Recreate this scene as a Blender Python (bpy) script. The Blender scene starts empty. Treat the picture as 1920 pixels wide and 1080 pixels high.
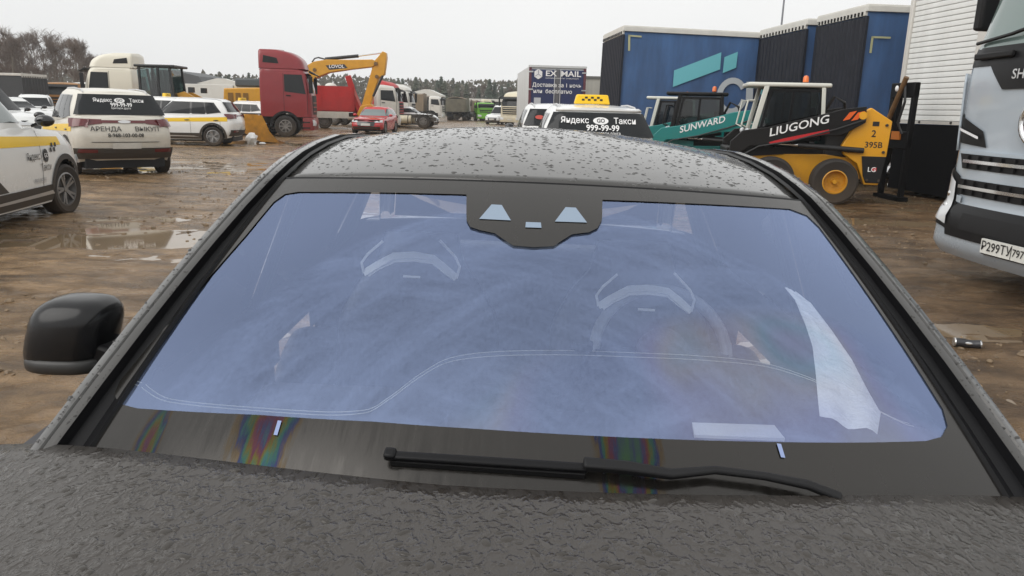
import bpy, bmesh, math, random
from mathutils import Vector, Matrix, noise
rad = math.radians
random.seed(7)
scene = bpy.context.scene
COL = scene.collection
# ---------------------------------------------------------------- camera
CAM_H, FPX, PITCH, ROLL = 1.57, 1400.0, 13.46, 1.5
cd = bpy.data.cameras.new('camera'); cam = bpy.data.objects.new('camera', cd); COL.objects.link(cam)
cd.sensor_width = 36.0; cd.lens = 36.0 * FPX / 1920.0; cd.clip_start = 0.05; cd.clip_end = 3000
CAM_M = Matrix.Rotation(rad(90 - PITCH), 4, 'X') @ Matrix.Rotation(rad(ROLL), 4, 'Z')
cam.matrix_world = Matrix.Translation((0, 0, CAM_H)) @ CAM_M
scene.camera = cam
# ---------------------------------------------------------------- sky, sun, exposure
world = bpy.data.worlds.new('World'); scene.world = world; world.use_nodes = True
wn = world.node_tree; wn.nodes.clear()
def wnode(t, **kw):
    n = wn.nodes.new(t)
    for k, v in kw.items(): setattr(n, k, v)
    return n
SUN_EL, SUN_AZ = 40.0, 230.0          # azimuth clockwise from +Y
sky = wnode('ShaderNodeTexSky', sky_type='NISHITA', sun_disc=False)
sky.sun_elevation = rad(SUN_EL); sky.sun_rotation = rad(SUN_AZ); sky.dust_density = 6.0; sky.air_density = 2.0
hs = wnode('ShaderNodeHueSaturation'); hs.inputs['Saturation'].default_value = 0.12; hs.inputs['Value'].default_value = 0.08
wn.links.new(sky.outputs[0], hs.inputs['Color'])
tc = wnode('ShaderNodeTexCoord')
cl = wnode('ShaderNodeTexNoise'); cl.inputs['Scale'].default_value = 1.6; cl.inputs['Detail'].default_value = 3
wn.links.new(tc.outputs['Generated'], cl.inputs['Vector'])
cr = wnode('ShaderNodeValToRGB'); cr.color_ramp.elements[0].position = .3; cr.color_ramp.elements[1].position = .75
cr.color_ramp.elements[0].color = (.98, .99, .99, 1); cr.color_ramp.elements[1].color = (1.18, 1.18, 1.17, 1)
wn.links.new(cl.outputs['Fac'], cr.inputs['Fac'])
mx = wnode('ShaderNodeMixRGB'); mx.inputs[0].default_value = .85       # a closed cloud layer over the clear sky
wn.links.new(hs.outputs[0], mx.inputs[1]); wn.links.new(cr.outputs[0], mx.inputs[2])
bg = wnode('ShaderNodeBackground'); bg.inputs['Strength'].default_value = 1.0
wn.links.new(mx.outputs[0], bg.inputs['Color'])
wn.links.new(bg.outputs[0], wnode('ShaderNodeOutputWorld').inputs['Surface'])
sd = bpy.data.lights.new('sun', 'SUN'); sd.energy = 1.5; sd.angle = rad(58); sd.color = (1, .97, .93)
so = bpy.data.objects.new('sun', sd); COL.objects.link(so)
sdir = Vector((math.sin(rad(SUN_AZ)) * math.cos(rad(SUN_EL)), math.cos(rad(SUN_AZ)) * math.cos(rad(SUN_EL)), math.sin(rad(SUN_EL))))
so.rotation_euler = sdir.to_track_quat('Z', 'Y').to_euler()
vs = scene.view_settings; vs.view_transform = 'Standard'; vs.look = 'None'; vs.gamma = 1; vs.exposure = 0.0; vs.use_curve_mapping = False
scene.cycles.max_bounces = 6; scene.cycles.transparent_max_bounces = 12; scene.cycles.glossy_bounces = 3
scene.cycles.diffuse_bounces = 3; scene.cycles.caustics_reflective = False; scene.cycles.caustics_refractive = False
scene.cycles.sample_clamp_indirect = 4.0
scene.cycles.use_denoising = True

# ---------------------------------------------------------------- pixel helpers (photo pixels, 1920 x 1080)
CAM_R = CAM_M.to_3x3()
def ray(px, py): return (CAM_R @ Vector(((px - 960) / FPX, -(py - 540) / FPX, -1))).normalized()
def gp(px, py, z=0.0):
    d = ray(px, py); t = (z - CAM_H) / d.z
    return Vector((0, 0, CAM_H)) + d * t
def dp(px, py, Y):
    d = ray(px, py); return Vector((0, 0, CAM_H)) + d * (Y / d.y)

# ---------------------------------------------------------------- materials
def srgb(r, g, b):
    f = lambda c: (c / 255 / 12.92) if c <= 10.3 else ((c / 255 + .055) / 1.055) ** 2.4
    return (f(r), f(g), f(b))
MATS = {}
DIRT = (.085, .06, .038)
def mat(name, col=None, rough=.5, metal=0., var=.0, bump=0., scale=8., dirt=0., dz=(.2, 1.0), coat=0., emit=0., spec=.5, stretch=(1, 1, 1)):
    """Principled material; var = colour variation, bump = fine relief, dirt = splashed mud fading out with height."""
    if name in MATS: return MATS[name]
    m = bpy.data.materials.new(name); m.use_nodes = True; nt = m.node_tree; N = nt.nodes; L = nt.links
    p = N['Principled BSDF']; c4 = (*col, 1)
    p.inputs['Base Color'].default_value = c4; p.inputs['Roughness'].default_value = rough; p.inputs['Metallic'].default_value = metal
    p.inputs['Coat Weight'].default_value = coat; p.inputs['Coat Roughness'].default_value = .06; p.inputs['Specular IOR Level'].default_value = spec
    if emit: p.inputs['Emission Color'].default_value = c4; p.inputs['Emission Strength'].default_value = emit
    if var or bump or dirt:
        t = N.new('ShaderNodeTexCoord'); mp = N.new('ShaderNodeMapping'); mp.inputs['Scale'].default_value = stretch
        L.new(t.outputs['Object'], mp.inputs['Vector'])
        nz = N.new('ShaderNodeTexNoise'); nz.inputs['Scale'].default_value = scale; nz.inputs['Detail'].default_value = 6; nz.inputs['Roughness'].default_value = .62
        L.new(mp.outputs[0], nz.inputs['Vector'])
        src = None
        if var:
            a = N.new('ShaderNodeMixRGB'); r = N.new('ShaderNodeValToRGB'); r.color_ramp.elements[0].position = .3; r.color_ramp.elements[1].position = .7
            a.inputs[1].default_value = tuple(x * (1 - var) for x in col) + (1,); a.inputs[2].default_value = tuple(min(1, x * (1 + var)) for x in col) + (1,)
            L.new(nz.outputs['Fac'], r.inputs['Fac']); L.new(r.outputs[0], a.inputs[0]); src = a.outputs[0]
        if dirt:
            sx = N.new('ShaderNodeSeparateXYZ'); L.new(t.outputs['Object'], sx.inputs[0])
            mr = N.new('ShaderNodeMapRange'); mr.inputs[1].default_value = dz[0]; mr.inputs[2].default_value = dz[1]; mr.inputs[3].default_value = 1; mr.inputs[4].default_value = 0.12
            L.new(sx.outputs['Z'], mr.inputs[0])
            n2 = N.new('ShaderNodeTexNoise'); n2.inputs['Scale'].default_value = 3.1; n2.inputs['Detail'].default_value = 8; n2.inputs['Roughness'].default_value = .7
            L.new(t.outputs['Object'], n2.inputs['Vector'])
            mu = N.new('ShaderNodeMath'); mu.operation = 'MULTIPLY'; L.new(mr.outputs[0], mu.inputs[0]); L.new(n2.outputs['Fac'], mu.inputs[1])
            m3 = N.new('ShaderNodeMath'); m3.operation = 'MULTIPLY'; m3.use_clamp = True; L.new(mu.outputs[0], m3.inputs[0]); m3.inputs[1].default_value = dirt * 1.8
            b = N.new('ShaderNodeMixRGB'); b.inputs[2].default_value = (*DIRT, 1); b.inputs[1].default_value = c4
            L.new(m3.outputs[0], b.inputs[0])
            if src: L.new(src, b.inputs[1])
            src = b.outputs[0]
            rm = N.new('ShaderNodeMath'); rm.operation = 'MULTIPLY_ADD'; L.new(m3.outputs[0], rm.inputs[0]); rm.inputs[1].default_value = .5; rm.inputs[2].default_value = rough; rm.use_clamp = True
            L.new(rm.outputs[0], p.inputs['Roughness'])
        if src: L.new(src, p.inputs['Base Color'])
        if bump:
            bp = N.new('ShaderNodeBump'); bp.inputs['Strength'].default_value = bump; bp.inputs['Distance'].default_value = .02
            L.new(nz.outputs['Fac'], bp.inputs['Height']); L.new(bp.outputs[0], p.inputs['Normal'])
    MATS[name] = m; return m
def glass(name, tint, refl=.12, rough=.02):
    """Thin pane: tinted see-through plus a Fresnel sky reflection."""
    if name in MATS: return MATS[name]
    m = bpy.data.materials.new(name); m.use_nodes = True; nt = m.node_tree; N = nt.nodes; L = nt.links; N.remove(N['Principled BSDF'])
    tr = N.new('ShaderNodeBsdfTransparent'); tr.inputs[0].default_value = (*tint, 1)
    gl = N.new('ShaderNodeBsdfGlossy'); gl.inputs['Roughness'].default_value = rough; gl.inputs[0].default_value = (1, 1, 1, 1)
    lw = N.new('ShaderNodeFresnel'); lw.inputs[0].default_value = 1.5
    ad = N.new('ShaderNodeMath'); ad.operation = 'ADD'; ad.use_clamp = True; ad.inputs[1].default_value = refl - .04; L.new(lw.outputs[0], ad.inputs[0])
    mx = N.new('ShaderNodeMixShader'); L.new(ad.outputs[0], mx.inputs[0]); L.new(tr.outputs[0], mx.inputs[1]); L.new(gl.outputs[0], mx.inputs[2])
    L.new(mx.outputs[0], N['Material Output'].inputs[0]); MATS[name] = m; return m

# ---------------------------------------------------------------- mesh builder
class MB:
    def __init__(s): s.v = []; s.f = []
    def add(s, vs, fs):
        o = len(s.v); s.v += [Vector(v) for v in vs]; s.f += [tuple(i + o for i in f) for f in fs]; return s
    def box(s, x0, x1, y0, y1, z0, z1):
        return s.add([(x0, y0, z0), (x1, y0, z0), (x1, y1, z0), (x0, y1, z0), (x0, y0, z1), (x1, y0, z1), (x1, y1, z1), (x0, y1, z1)],
                     [(3, 2, 1, 0), (4, 5, 6, 7), (0, 1, 5, 4), (1, 2, 6, 5), (2, 3, 7, 6), (3, 0, 4, 7)])
    def prism(s, poly, a, b, plane='xz'):
        """poly extruded from a to b along the axis that the plane lacks"""
        mk = {'xz': lambda p, d: (p[0], d, p[1]), 'xy': lambda p, d: (p[0], p[1], d), 'yz': lambda p, d: (d, p[0], p[1])}[plane]
        n = len(poly)
        return s.add([mk(p, a) for p in poly] + [mk(p, b) for p in poly],
                     [tuple(range(n))[::-1], tuple(range(n, 2 * n))] + [(i, (i + 1) % n, (i + 1) % n + n, i + n) for i in range(n)])
    def cyl(s, p, q, r0, r1=None, n=16):
        p, q = Vector(p), Vector(q); r1 = r0 if r1 is None else r1
        d = (q - p).normalized(); a = d.orthogonal().normalized(); b = d.cross(a)
        ring = [a * math.cos(2 * math.pi * i / n) + b * math.sin(2 * math.pi * i / n) for i in range(n)]
        return s.add([p + v * r0 for v in ring] + [q + v * r1 for v in ring],
                     [(i, (i + 1) % n, (i + 1) % n + n, i + n) for i in range(n)] + [tuple(range(n))[::-1], tuple(range(n, 2 * n))])
    def tube(s, pts, r, n=8, r1=None):
        pts = [Vector(p) for p in pts]; vs = []; fs = []; up = None
        for i, p in enumerate(pts):
            d = (pts[min(i + 1, len(pts) - 1)] - pts[max(i - 1, 0)]).normalized()
            if up is None: up = d.orthogonal().normalized()
            up = (up - d * up.dot(d)).normalized(); b = d.cross(up)
            rr = r if r1 is None else r + (r1 - r) * i / (len(pts) - 1)
            vs += [p + (up * math.cos(2 * math.pi * k / n) + b * math.sin(2 * math.pi * k / n)) * rr for k in range(n)]
        m = len(pts)
        for i in range(m - 1): fs += [(i * n + k, i * n + (k + 1) % n, (i + 1) * n + (k + 1) % n, (i + 1) * n + k) for k in range(n)]
        fs += [tuple(range(n))[::-1], tuple(range((m - 1) * n, m * n))]
        return s.add(vs, fs)
    def bar(s, p, q, w, h, up=(0, 0, 1)):
        p, q = Vector(p), Vector(q); d = (q - p).normalized(); u = Vector(up)
        sd = d.cross(u).normalized(); u = sd.cross(d)
        c = [sd * a * w / 2 + u * b * h / 2 for a, b in ((-1, -1), (1, -1), (1, 1), (-1, 1))]
        return s.add([p + k for k in c] + [q + k for k in c], [(0, 1, 2, 3), (7, 6, 5, 4), (0, 4, 5, 1), (1, 5, 6, 2), (2, 6, 7, 3), (3, 7, 4, 0)])
    def sweep(s, pts, whs, up):
        pts = [Vector(p) for p in pts]; n = len(pts); vs = []
        for i, p in enumerate(pts):
            d = (pts[min(i + 1, n - 1)] - pts[max(i - 1, 0)]).normalized(); sd = d.cross(Vector(up)).normalized(); u = sd.cross(d); w, h = whs[i] if isinstance(whs, list) else whs
            vs += [p + sd * a * w / 2 + u * b * h / 2 for a, b in ((-1, -1), (1, -1), (1, 1), (-1, 1))]
        fs = [(i * 4 + k, i * 4 + (k + 1) % 4, i * 4 + 4 + (k + 1) % 4, i * 4 + 4 + k) for i in range(n - 1) for k in range(4)] + [(3, 2, 1, 0), (4 * n - 4, 4 * n - 3, 4 * n - 2, 4 * n - 1)]
        return s.add(vs, fs)
    def lathe(s, prof, n=24, axis='y', c=(0, 0, 0)):
        c = Vector(c); vs = []; fs = []; m = len(prof)
        for i in range(n):
            a = 2 * math.pi * i / n; ca, sa = math.cos(a), math.sin(a)
            for r, h in prof:
                vs.append(c + Vector({'y': (r * ca, h, r * sa), 'z': (r * ca, r * sa, h), 'x': (h, r * ca, r * sa)}[axis]))
        for i in range(n):
            j = (i + 1) % n
            fs += [(i * m + k, j * m + k, j * m + k + 1, i * m + k + 1) for k in range(m - 1)]
        return s.add(vs, fs)
    def grid(s, fn, nu, nv, skip=None):
        vs = [fn(i / nu, j / nv) for j in range(nv + 1) for i in range(nu + 1)]
        fs = [(j * (nu + 1) + i, j * (nu + 1) + i + 1, (j + 1) * (nu + 1) + i + 1, (j + 1) * (nu + 1) + i) for j in range(nv) for i in range(nu)
              if not (skip and skip((i + .5) / nu, (j + .5) / nv))]
        return s.add(vs, fs)
    def ball(s, c, r, n=10, m=7):
        c = Vector(c); r = Vector((r, r, r)) if not hasattr(r, '__len__') else Vector(r)
        prof = [(math.sin(math.pi * (k + .02) / (m + .04)), -math.cos(math.pi * (k + .02) / (m + .04))) for k in range(m + 1)]
        t = MB().lathe(prof, n, 'z'); return s.add([c + Vector((v.x * r.x, v.y * r.y, v.z * r.z)) for v in t.v], t.f)
    def xf(s, M): s.v = [M @ v for v in s.v]; return s
    def build(s, name, m, parent=None, smooth=35, bevel=0., merge=0., solid=0., sub=0):
        me = bpy.data.meshes.new(name); me.from_pydata(s.v, [], s.f)
        bm = bmesh.new(); bm.from_mesh(me)
        if merge: bmesh.ops.remove_doubles(bm, verts=bm.verts, dist=merge)
        bmesh.ops.recalc_face_normals(bm, faces=bm.faces); bm.to_mesh(me); bm.free()
        if smooth: me.shade_smooth(); me.set_sharp_from_angle(angle=rad(smooth))
        o = bpy.data.objects.new(name, me); COL.objects.link(o)
        me.materials.append(m)
        if parent: o.parent = parent
        if solid: k = o.modifiers.new('solid', 'SOLIDIFY'); k.thickness = solid; k.offset = -1
        if bevel: k = o.modifiers.new('bevel', 'BEVEL'); k.width = bevel; k.segments = 2; k.limit_method = 'ANGLE'; k.angle_limit = rad(35)
        if sub: k = o.modifiers.new('sub', 'SUBSURF'); k.levels = sub; k.render_levels = sub
        return o
def thing(name, label, cat, loc=(0, 0, 0), heading=None, group=None, rz=0):
    """Empty at the thing's base; heading = degrees clockwise from +Y that local +X points to"""
    o = bpy.data.objects.new(name, None); COL.objects.link(o); o.location = loc; o.empty_display_size = .2
    o.rotation_euler = (0, 0, rad(90 - heading) if heading is not None else rz)
    o['label'] = label; o['category'] = cat
    if group: o['group'] = group
    return o
def tag(o, label=None, cat=None, group=None, kind=None):
    if label: o['label'] = label
    if cat: o['category'] = cat
    if group: o['group'] = group
    if kind: o['kind'] = kind
    return o
def clone(root, label=None, loc=None, heading=None, group=None):
    def cp(o, par):
        c = o.copy(); COL.objects.link(c); c.parent = par
        for ch in [x for x in KIDS.get(o, o.children)]: cp(ch, c)
        return c
    KIDS = {}
    r = cp(root, None)
    if label: r['label'] = label
    if group: r['group'] = group
    if loc is not None: r.location = loc
    if heading is not None: r.rotation_euler = (0, 0, rad(90 - heading))
    return r
TXT = {}
def text_geo(s, size=1.0, bold=0.0, align='CENTER', sx=1.0):
    k = (s, bold, align, sx)
    if k not in TXT:
        cu = bpy.data.curves.new('t', 'FONT'); cu.body = s; cu.align_x = align; cu.align_y = 'CENTER'; cu.offset = bold; cu.resolution_u = 3
        o = bpy.data.objects.new('t', cu); COL.objects.link(o); bpy.context.view_layer.update()
        me = bpy.data.meshes.new_from_object(o.evaluated_get(bpy.context.evaluated_depsgraph_get()))
        TXT[k] = ([(v.co.x * sx, v.co.y) for v in me.vertices], [tuple(p.vertices) for p in me.polygons])
        bpy.data.objects.remove(o); bpy.data.curves.remove(cu); bpy.data.meshes.remove(me)
    v, f = TXT[k]; return [(x * size, y * size) for x, y in v], f
def lettering(s, fn, m, parent, size=.1, bold=.0, sx=1.0, name='lettering', align='CENTER'):
    """flat print: fn maps (u to the reader's right, v up) in metres to a point"""
    v, f = text_geo(s, size, bold, align, sx)
    return MB().add([fn(x, y) for x, y in v], f).build(name, m, parent, smooth=0)

def curve(pts):
    """smooth interpolation (cubic Hermite) through (x, y) pairs"""
    pts = sorted(pts); xs = [p[0] for p in pts]; ys = [p[1] for p in pts]; n = len(pts)
    if n == 1: return lambda x: ys[0]
    sl = [(ys[i + 1] - ys[i]) / (xs[i + 1] - xs[i]) for i in range(n - 1)]
    tg = [sl[0]] + [0 if sl[i - 1] * sl[i] <= 0 else 2 * sl[i - 1] * sl[i] / (sl[i - 1] + sl[i]) for i in range(1, n - 1)] + [sl[-1]]
    def f(x):
        if x <= xs[0]: return ys[0]
        if x >= xs[-1]: return ys[-1]
        i = max(k for k in range(n - 1) if xs[k] <= x); h = xs[i + 1] - xs[i]; t = (x - xs[i]) / h
        return (2 * t**3 - 3 * t**2 + 1) * ys[i] + (t**3 - 2 * t**2 + t) * h * tg[i] + (-2 * t**3 + 3 * t**2) * ys[i + 1] + (t**3 - t**2) * h * tg[i + 1]
    return f
def lerp(a, b, t): return a + (b - a) * t

class Loft:
    """closed shell of rounded-rectangle outlines; rows = (k, xr, xf, half_width, rear_radius, front_radius); height = lerp(zb(x), zt(x), k)"""
    def __init__(s, rows, zb, zt, bow=.05, barrel=.03):
        s.c = [curve([(r[0], r[i]) for r in rows]) for i in range(1, 6)]; s.zb, s.zt, s.bow, s.barrel = zb, zt, bow, barrel
    def P(s, k): return [c(k) for c in s.c]
    def z(s, k, x): return lerp(s.zb(x), s.zt(x), k)
    def kz(s, x, z): return min(1, max(0, (z - s.zb(x)) / (s.zt(x) - s.zb(x))))
    def fin(s, k, x, y):
        xr, xf = s.c[0](k), s.c[1](k); q = (2 * x - xr - xf) / (xf - xr)
        return Vector((x, y * (1 - s.barrel * q * q), s.z(k, x)))
    def half(s, k, nx, nc=5, ne=5):
        xr, xf, w, rr, rf = s.P(k); b = s.bow; out = []
        for i in range(ne): y = (w - rr) * i / ne; out.append((xr + b * (i / ne) ** 2, y))
        for i in range(nc): a = math.pi / 2 * i / nc; out.append((xr + b + rr - rr * math.cos(a), w - rr + rr * math.sin(a)))
        for i in range(nx): out.append((lerp(xr + b + rr, xf - b - rf, i / (nx - 1)), w))
        for i in range(1, nc + 1): a = math.pi / 2 * i / nc; out.append((xf - b - rf + rf * math.sin(a), w - rf + rf * math.cos(a)))
        for i in range(1, ne + 1): y = (w - rf) * (1 - i / ne); out.append((xf - b * (1 - i / ne) ** 2, y))
        return [s.fin(k, x, y) for x, y in out]
    def side(s, x, z, sg):
        k = s.kz(x, z); xr, xf, w, rr, rf = s.P(k); b = s.bow; y = w
        if x < xr + b + rr: t = min(1, (xr + b + rr - x) / rr); y = w - rr + rr * math.sqrt(1 - t * t)
        if x > xf - b - rf: t = min(1, (x - xf + b + rf) / rf); y = w - rf + rf * math.sqrt(1 - t * t)
        p = s.fin(k, x, y); p.z = z; p.y *= sg; return p
    def end(s, y, z, fr):
        x = s.c[1](.5) if fr else s.c[0](.5)
        for _ in range(4):
            k = s.kz(x, z); xr, xf, w, rr, rf = s.P(k); r = rf if fr else rr; a = abs(y)
            d = s.bow * (a / max(.01, w - r)) ** 2 if a <= w - r else s.bow + r - r * math.sqrt(max(0, 1 - min(1, (a - w + r) / r) ** 2))
            x = xf - d if fr else xr + d
        return Vector((x, y, z))
    def front(s, y, z): return s.end(y, z, True)
    def rear(s, y, z): return s.end(y, z, False)
    def mesh(s, nk=10, nx=36, cut=None, cap=.03, bottom=False, ks=None):
        ks = ks or [j / nk for j in range(nk + 1)]; mb = MB(); rows = []
        for k in ks:
            h = s.half(k, nx); ring = h + [Vector((p.x, -p.y, p.z)) for p in h[-2:0:-1]]; rows.append(ring)
        n = len(rows[0]); vs = [p for r in rows for p in r]; fs = []
        for j in range(len(ks) - 1):
            for i in range(n):
                f = (j * n + i, j * n + (i + 1) % n, (j + 1) * n + (i + 1) % n, (j + 1) * n + i)
                if cut:
                    c = sum((vs[q] for q in f), Vector()) / 4
                    if cut(c): continue
                fs.append(f)
        mb.add(vs, fs)
        if cap is not None:
            h = s.half(ks[-1], nx); m = 10
            def fn(u, v):
                p = h[round(v * (len(h) - 1))]; t = 2 * u - 1
                return Vector((p.x, p.y * t, p.z + cap * (1 - t * t) * min(1, p.y / .3)))
            mb.grid(fn, m, len(h) - 1)
        return mb
def drape(mb, fn, q, n=8, m=4, off=.005, out=None, thick=0.):
    """sheet laid on a surface: q = four (u, v) corners bl, br, tr, tl; offset along the local normal, turned towards out"""
    def P(u, v):
        a = (lerp(q[0][0], q[1][0], u), lerp(q[0][1], q[1][1], u)); b = (lerp(q[3][0], q[2][0], u), lerp(q[3][1], q[2][1], u))
        uu, vv = lerp(a[0], b[0], v), lerp(a[1], b[1], v); p = fn(uu, vv); e = .01
        nrm = (fn(uu + e, vv) - fn(uu - e, vv)).cross(fn(uu, vv + e) - fn(uu, vv - e))
        nrm = nrm.normalized() if nrm.length > 1e-9 else Vector(out)
        if nrm.dot(Vector(out)) < 0: nrm = -nrm
        return p + nrm * off
    return mb.grid(P, n, m)
# ================================================================ ground
def mud_height(x, y):
    d = math.hypot(x, y); fade = max(0., min(1., (75 - d) / 50))
    n1 = noise.noise((x * .16 + 3.1, y * .22, .3)); n2 = noise.noise((x * .6, y * .95 + 7, 1.7)); n3 = noise.noise((x * 2.3, y * 2.9, 4.1)); n4 = noise.noise((x * 7.1, y * 7.7, 9.3))
    wob = 1.1 * noise.noise((x * .12, y * .12, 5.5))
    rut = 0.
    for off, amp in ((0, 1), (2.1, .8), (5.3, .7), (7.3, .9), (10.4, .8), (13.2, 1), (16.9, .7), (20.2, .7)):   # wheel ruts, running across the yard
        q = (y - .18 * x - 3.2 - off - wob) / .20; rut -= amp * math.exp(-q * q)
    gate = max(0, min(1, .5 + 1.6 * noise.noise((x * .09 + 20, y * .09, 2))))
    return fade * (.065 * n1 + .030 * n2 + .024 * n3 + .018 * n4 + .055 * rut * gate + .012)
def axis_vals(lo, hi, fine_lo, fine_hi, st, gr):
    out = []; v = fine_lo
    while v <= fine_hi: out.append(v); v += st
    s = st; v = out[-1]
    while v < hi: s *= gr; v += s; out.append(v)
    s = st; v = out[0]; left = []
    while v > lo: s *= gr; v -= s; left.append(v)
    return left[::-1] + out
def make_ground():
    xs = axis_vals(-900, 900, -14, 11, .085, 1.07); ys = axis_vals(-60, 1500, 3, 24, .085, 1.07)
    vs = [(x, y, mud_height(x, y)) for y in ys for x in xs]; n = len(xs)
    fs = [(j * n + i, j * n + i + 1, (j + 1) * n + i + 1, (j + 1) * n + i) for j in range(len(ys) - 1) for i in range(n - 1)]
    m = bpy.data.materials.new('wet mud'); m.use_nodes = True; N = m.node_tree.nodes; L = m.node_tree.links; p = N['Principled BSDF']
    g = N.new('ShaderNodeNewGeometry')
    def nz(sc, det=6, ro=.6, st=(1, 1, 1)):
        mp = N.new('ShaderNodeMapping'); mp.inputs['Scale'].default_value = st; L.new(g.outputs['Position'], mp.inputs[0])
        t = N.new('ShaderNodeTexNoise'); t.inputs['Scale'].default_value = sc; t.inputs['Detail'].default_value = det; t.inputs['Roughness'].default_value = ro; L.new(mp.outputs[0], t.inputs['Vector']); return t.outputs['Fac']
    def ramp(src, els):
        r = N.new('ShaderNodeValToRGB'); e = r.color_ramp.elements
        while len(e) < len(els): e.new(.5)
        for k, (q, c) in zip(e, els): k.position = q; k.color = (*c, 1)
        L.new(src, r.inputs[0]); return r.outputs[0]
    big = nz(.22, 5, .6, (1, 1.5, 1)); mid = nz(1.7, 8, .68, (1, 1.7, 1)); fin = nz(20, 6, .75)
    c1 = ramp(mid, [(.28, (.088, .054, .025)), (.45, (.215, .138, .068)), (.6, (.365, .245, .132)), (.76, (.49, .350, .21))])
    c2 = ramp(big, [(.33, (.55, .52, .50)), (.52, (.92, .88, .85)), (.68, (1.25, 1.2, 1.12))])
    c3 = ramp(nz(1.1, 7, .7, (.55, 3.2, 1)), [(.36, (.42, .40, .38)), (.47, (.86, .85, .84)), (.62, (1.15, 1.14, 1.12))])       # wheel-dragged streaks
    m0 = N.new('ShaderNodeMixRGB'); m0.blend_type = 'MULTIPLY'; m0.inputs[0].default_value = .85; L.new(c1, m0.inputs[1]); L.new(c3, m0.inputs[2])
    m1 = N.new('ShaderNodeMixRGB'); m1.blend_type = 'MULTIPLY'; m1.inputs[0].default_value = 1; L.new(m0.outputs[0], m1.inputs[1]); L.new(c2, m1.inputs[2])
    sx = N.new('ShaderNodeSeparateXYZ'); L.new(g.outputs['Position'], sx.inputs[0])        # peaty dark soil on the machine side of the yard
    wv = N.new('ShaderNodeMath'); wv.operation = 'MULTIPLY_ADD'; L.new(big, wv.inputs[0]); wv.inputs[1].default_value = 6; L.new(sx.outputs['X'], wv.inputs[2])
    mr = N.new('ShaderNodeMapRange'); L.new(wv.outputs[0], mr.inputs[0]); mr.inputs[1].default_value = 2; mr.inputs[2].default_value = 8; mr.inputs[3].default_value = 0; mr.inputs[4].default_value = .72
    m2 = N.new('ShaderNodeMixRGB'); m2.blend_type = 'MULTIPLY'; L.new(mr.outputs[0], m2.inputs[0]); L.new(m1.outputs[0], m2.inputs[1]); m2.inputs[2].default_value = (.42, .38, .35, 1)
    L.new(m2.outputs[0], p.inputs['Base Color'])
    L.new(ramp(nz(.9, 5, .6, (1, 1.8, 1)), [(.38, (.07,) * 3), (.52, (.24,) * 3), (.68, (.60,) * 3)]), p.inputs['Roughness'])
    b = N.new('ShaderNodeBump'); b.inputs['Strength'].default_value = .9; b.inputs['Distance'].default_value = .045; L.new(fin, b.inputs['Height']); L.new(b.outputs[0], p.inputs['Normal'])
    o = MB().add(vs, fs).build('ground', m, smooth=180); tag(o, 'rutted wet brown mud of the vehicle yard', kind='structure')
    w = mat('muddy water', (.25, .18, .11), rough=.04, var=.25, scale=.6, spec=.6)
    wo = MB().add([(-34, 3, -.006), (24, 3, -.006), (24, 60, -.006), (-34, 60, -.006)], [(0, 1, 2, 3)]).build('puddle_water', w, smooth=0)
    tag(wo, 'muddy water standing in the hollows of the yard', kind='structure')
    # loose gravel and clods
    st = MB(); base = MB().ball((0, 0, 0), 1, 6, 4)
    def clod(x, y, r):
        e = [random.uniform(.6, 1.3) for _ in range(3)]; a = random.uniform(0, 6.3); ca, sa = math.cos(a), math.sin(a); z = mud_height(x, y)
        st.add([(x + r * (v.x * e[0] * ca - v.y * e[1] * sa), y + r * (v.x * e[0] * sa + v.y * e[1] * ca), z + r * .12 + r * .6 * v.z * e[2]) for v in base.v], base.f)
    for _ in range(11000):
        t = random.random(); y = 4 + 26 * t ** 1.6; x = random.gauss(-5.2, 4.5) if random.random() < .72 else random.uniform(2.5, 9)
        if abs(x) < 1.4 or noise.noise((x * .35, y * .35, 8)) < .02: continue
        clod(x, y, random.choice((.006, .008, .010, .013, .018, .026)) * random.uniform(.7, 1.3))
    o = st.build('gravel', mat('gravel', (.18, .125, .072), rough=.5, var=.6, scale=9), smooth=0); tag(o, 'small stones and clods strewn over the mud', 'gravel', kind='stuff')
make_ground()

# ================================================================ the grey car in front of the camera
car = thing('grey_car', 'dark grey car beaded with rain, right in front, seen over its bonnet', 'car', (.042, 0, 0))
car.rotation_euler = (0, rad(1.0), 0)
CAR_W = Matrix.Translation((.042, 0, 0)) @ Matrix.Rotation(rad(1.0), 4, 'Y'); CAR_I = CAR_W.inverted()
CAM_I = (Matrix.Translation((0, 0, CAM_H)) @ CAM_M).inverted()
def proj(p):
    q = CAM_I @ (CAR_W @ p); return 960 - q.x / q.z * FPX, 540 + q.y / q.z * FPX
def car_plane(px, py, z):
    o = CAR_I @ Vector((0, 0, CAM_H)); d = (CAR_I.to_3x3() @ ray(px, py)); return o + d * ((z - o.z) / d.z)
def car_depth(px, py, y):
    o = CAR_I @ Vector((0, 0, CAM_H)); d = (CAR_I.to_3x3() @ ray(px, py)); return o + d * ((y - o.y) / d.y)
def Wp(s, t, off=0.):
    B = Vector((.715 * s, .86 + .11 * s * s, .985)); T = Vector((.60 * s, 1.549 + .16 * s * s, 1.42 - .029 * s * s))
    p = B.lerp(T, t); n = Vector((.45 * s, -.5, .85)).normalized()
    return p + n * (.035 * 4 * t * (1 - t) * (1 - .6 * s * s) + off)
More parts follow.
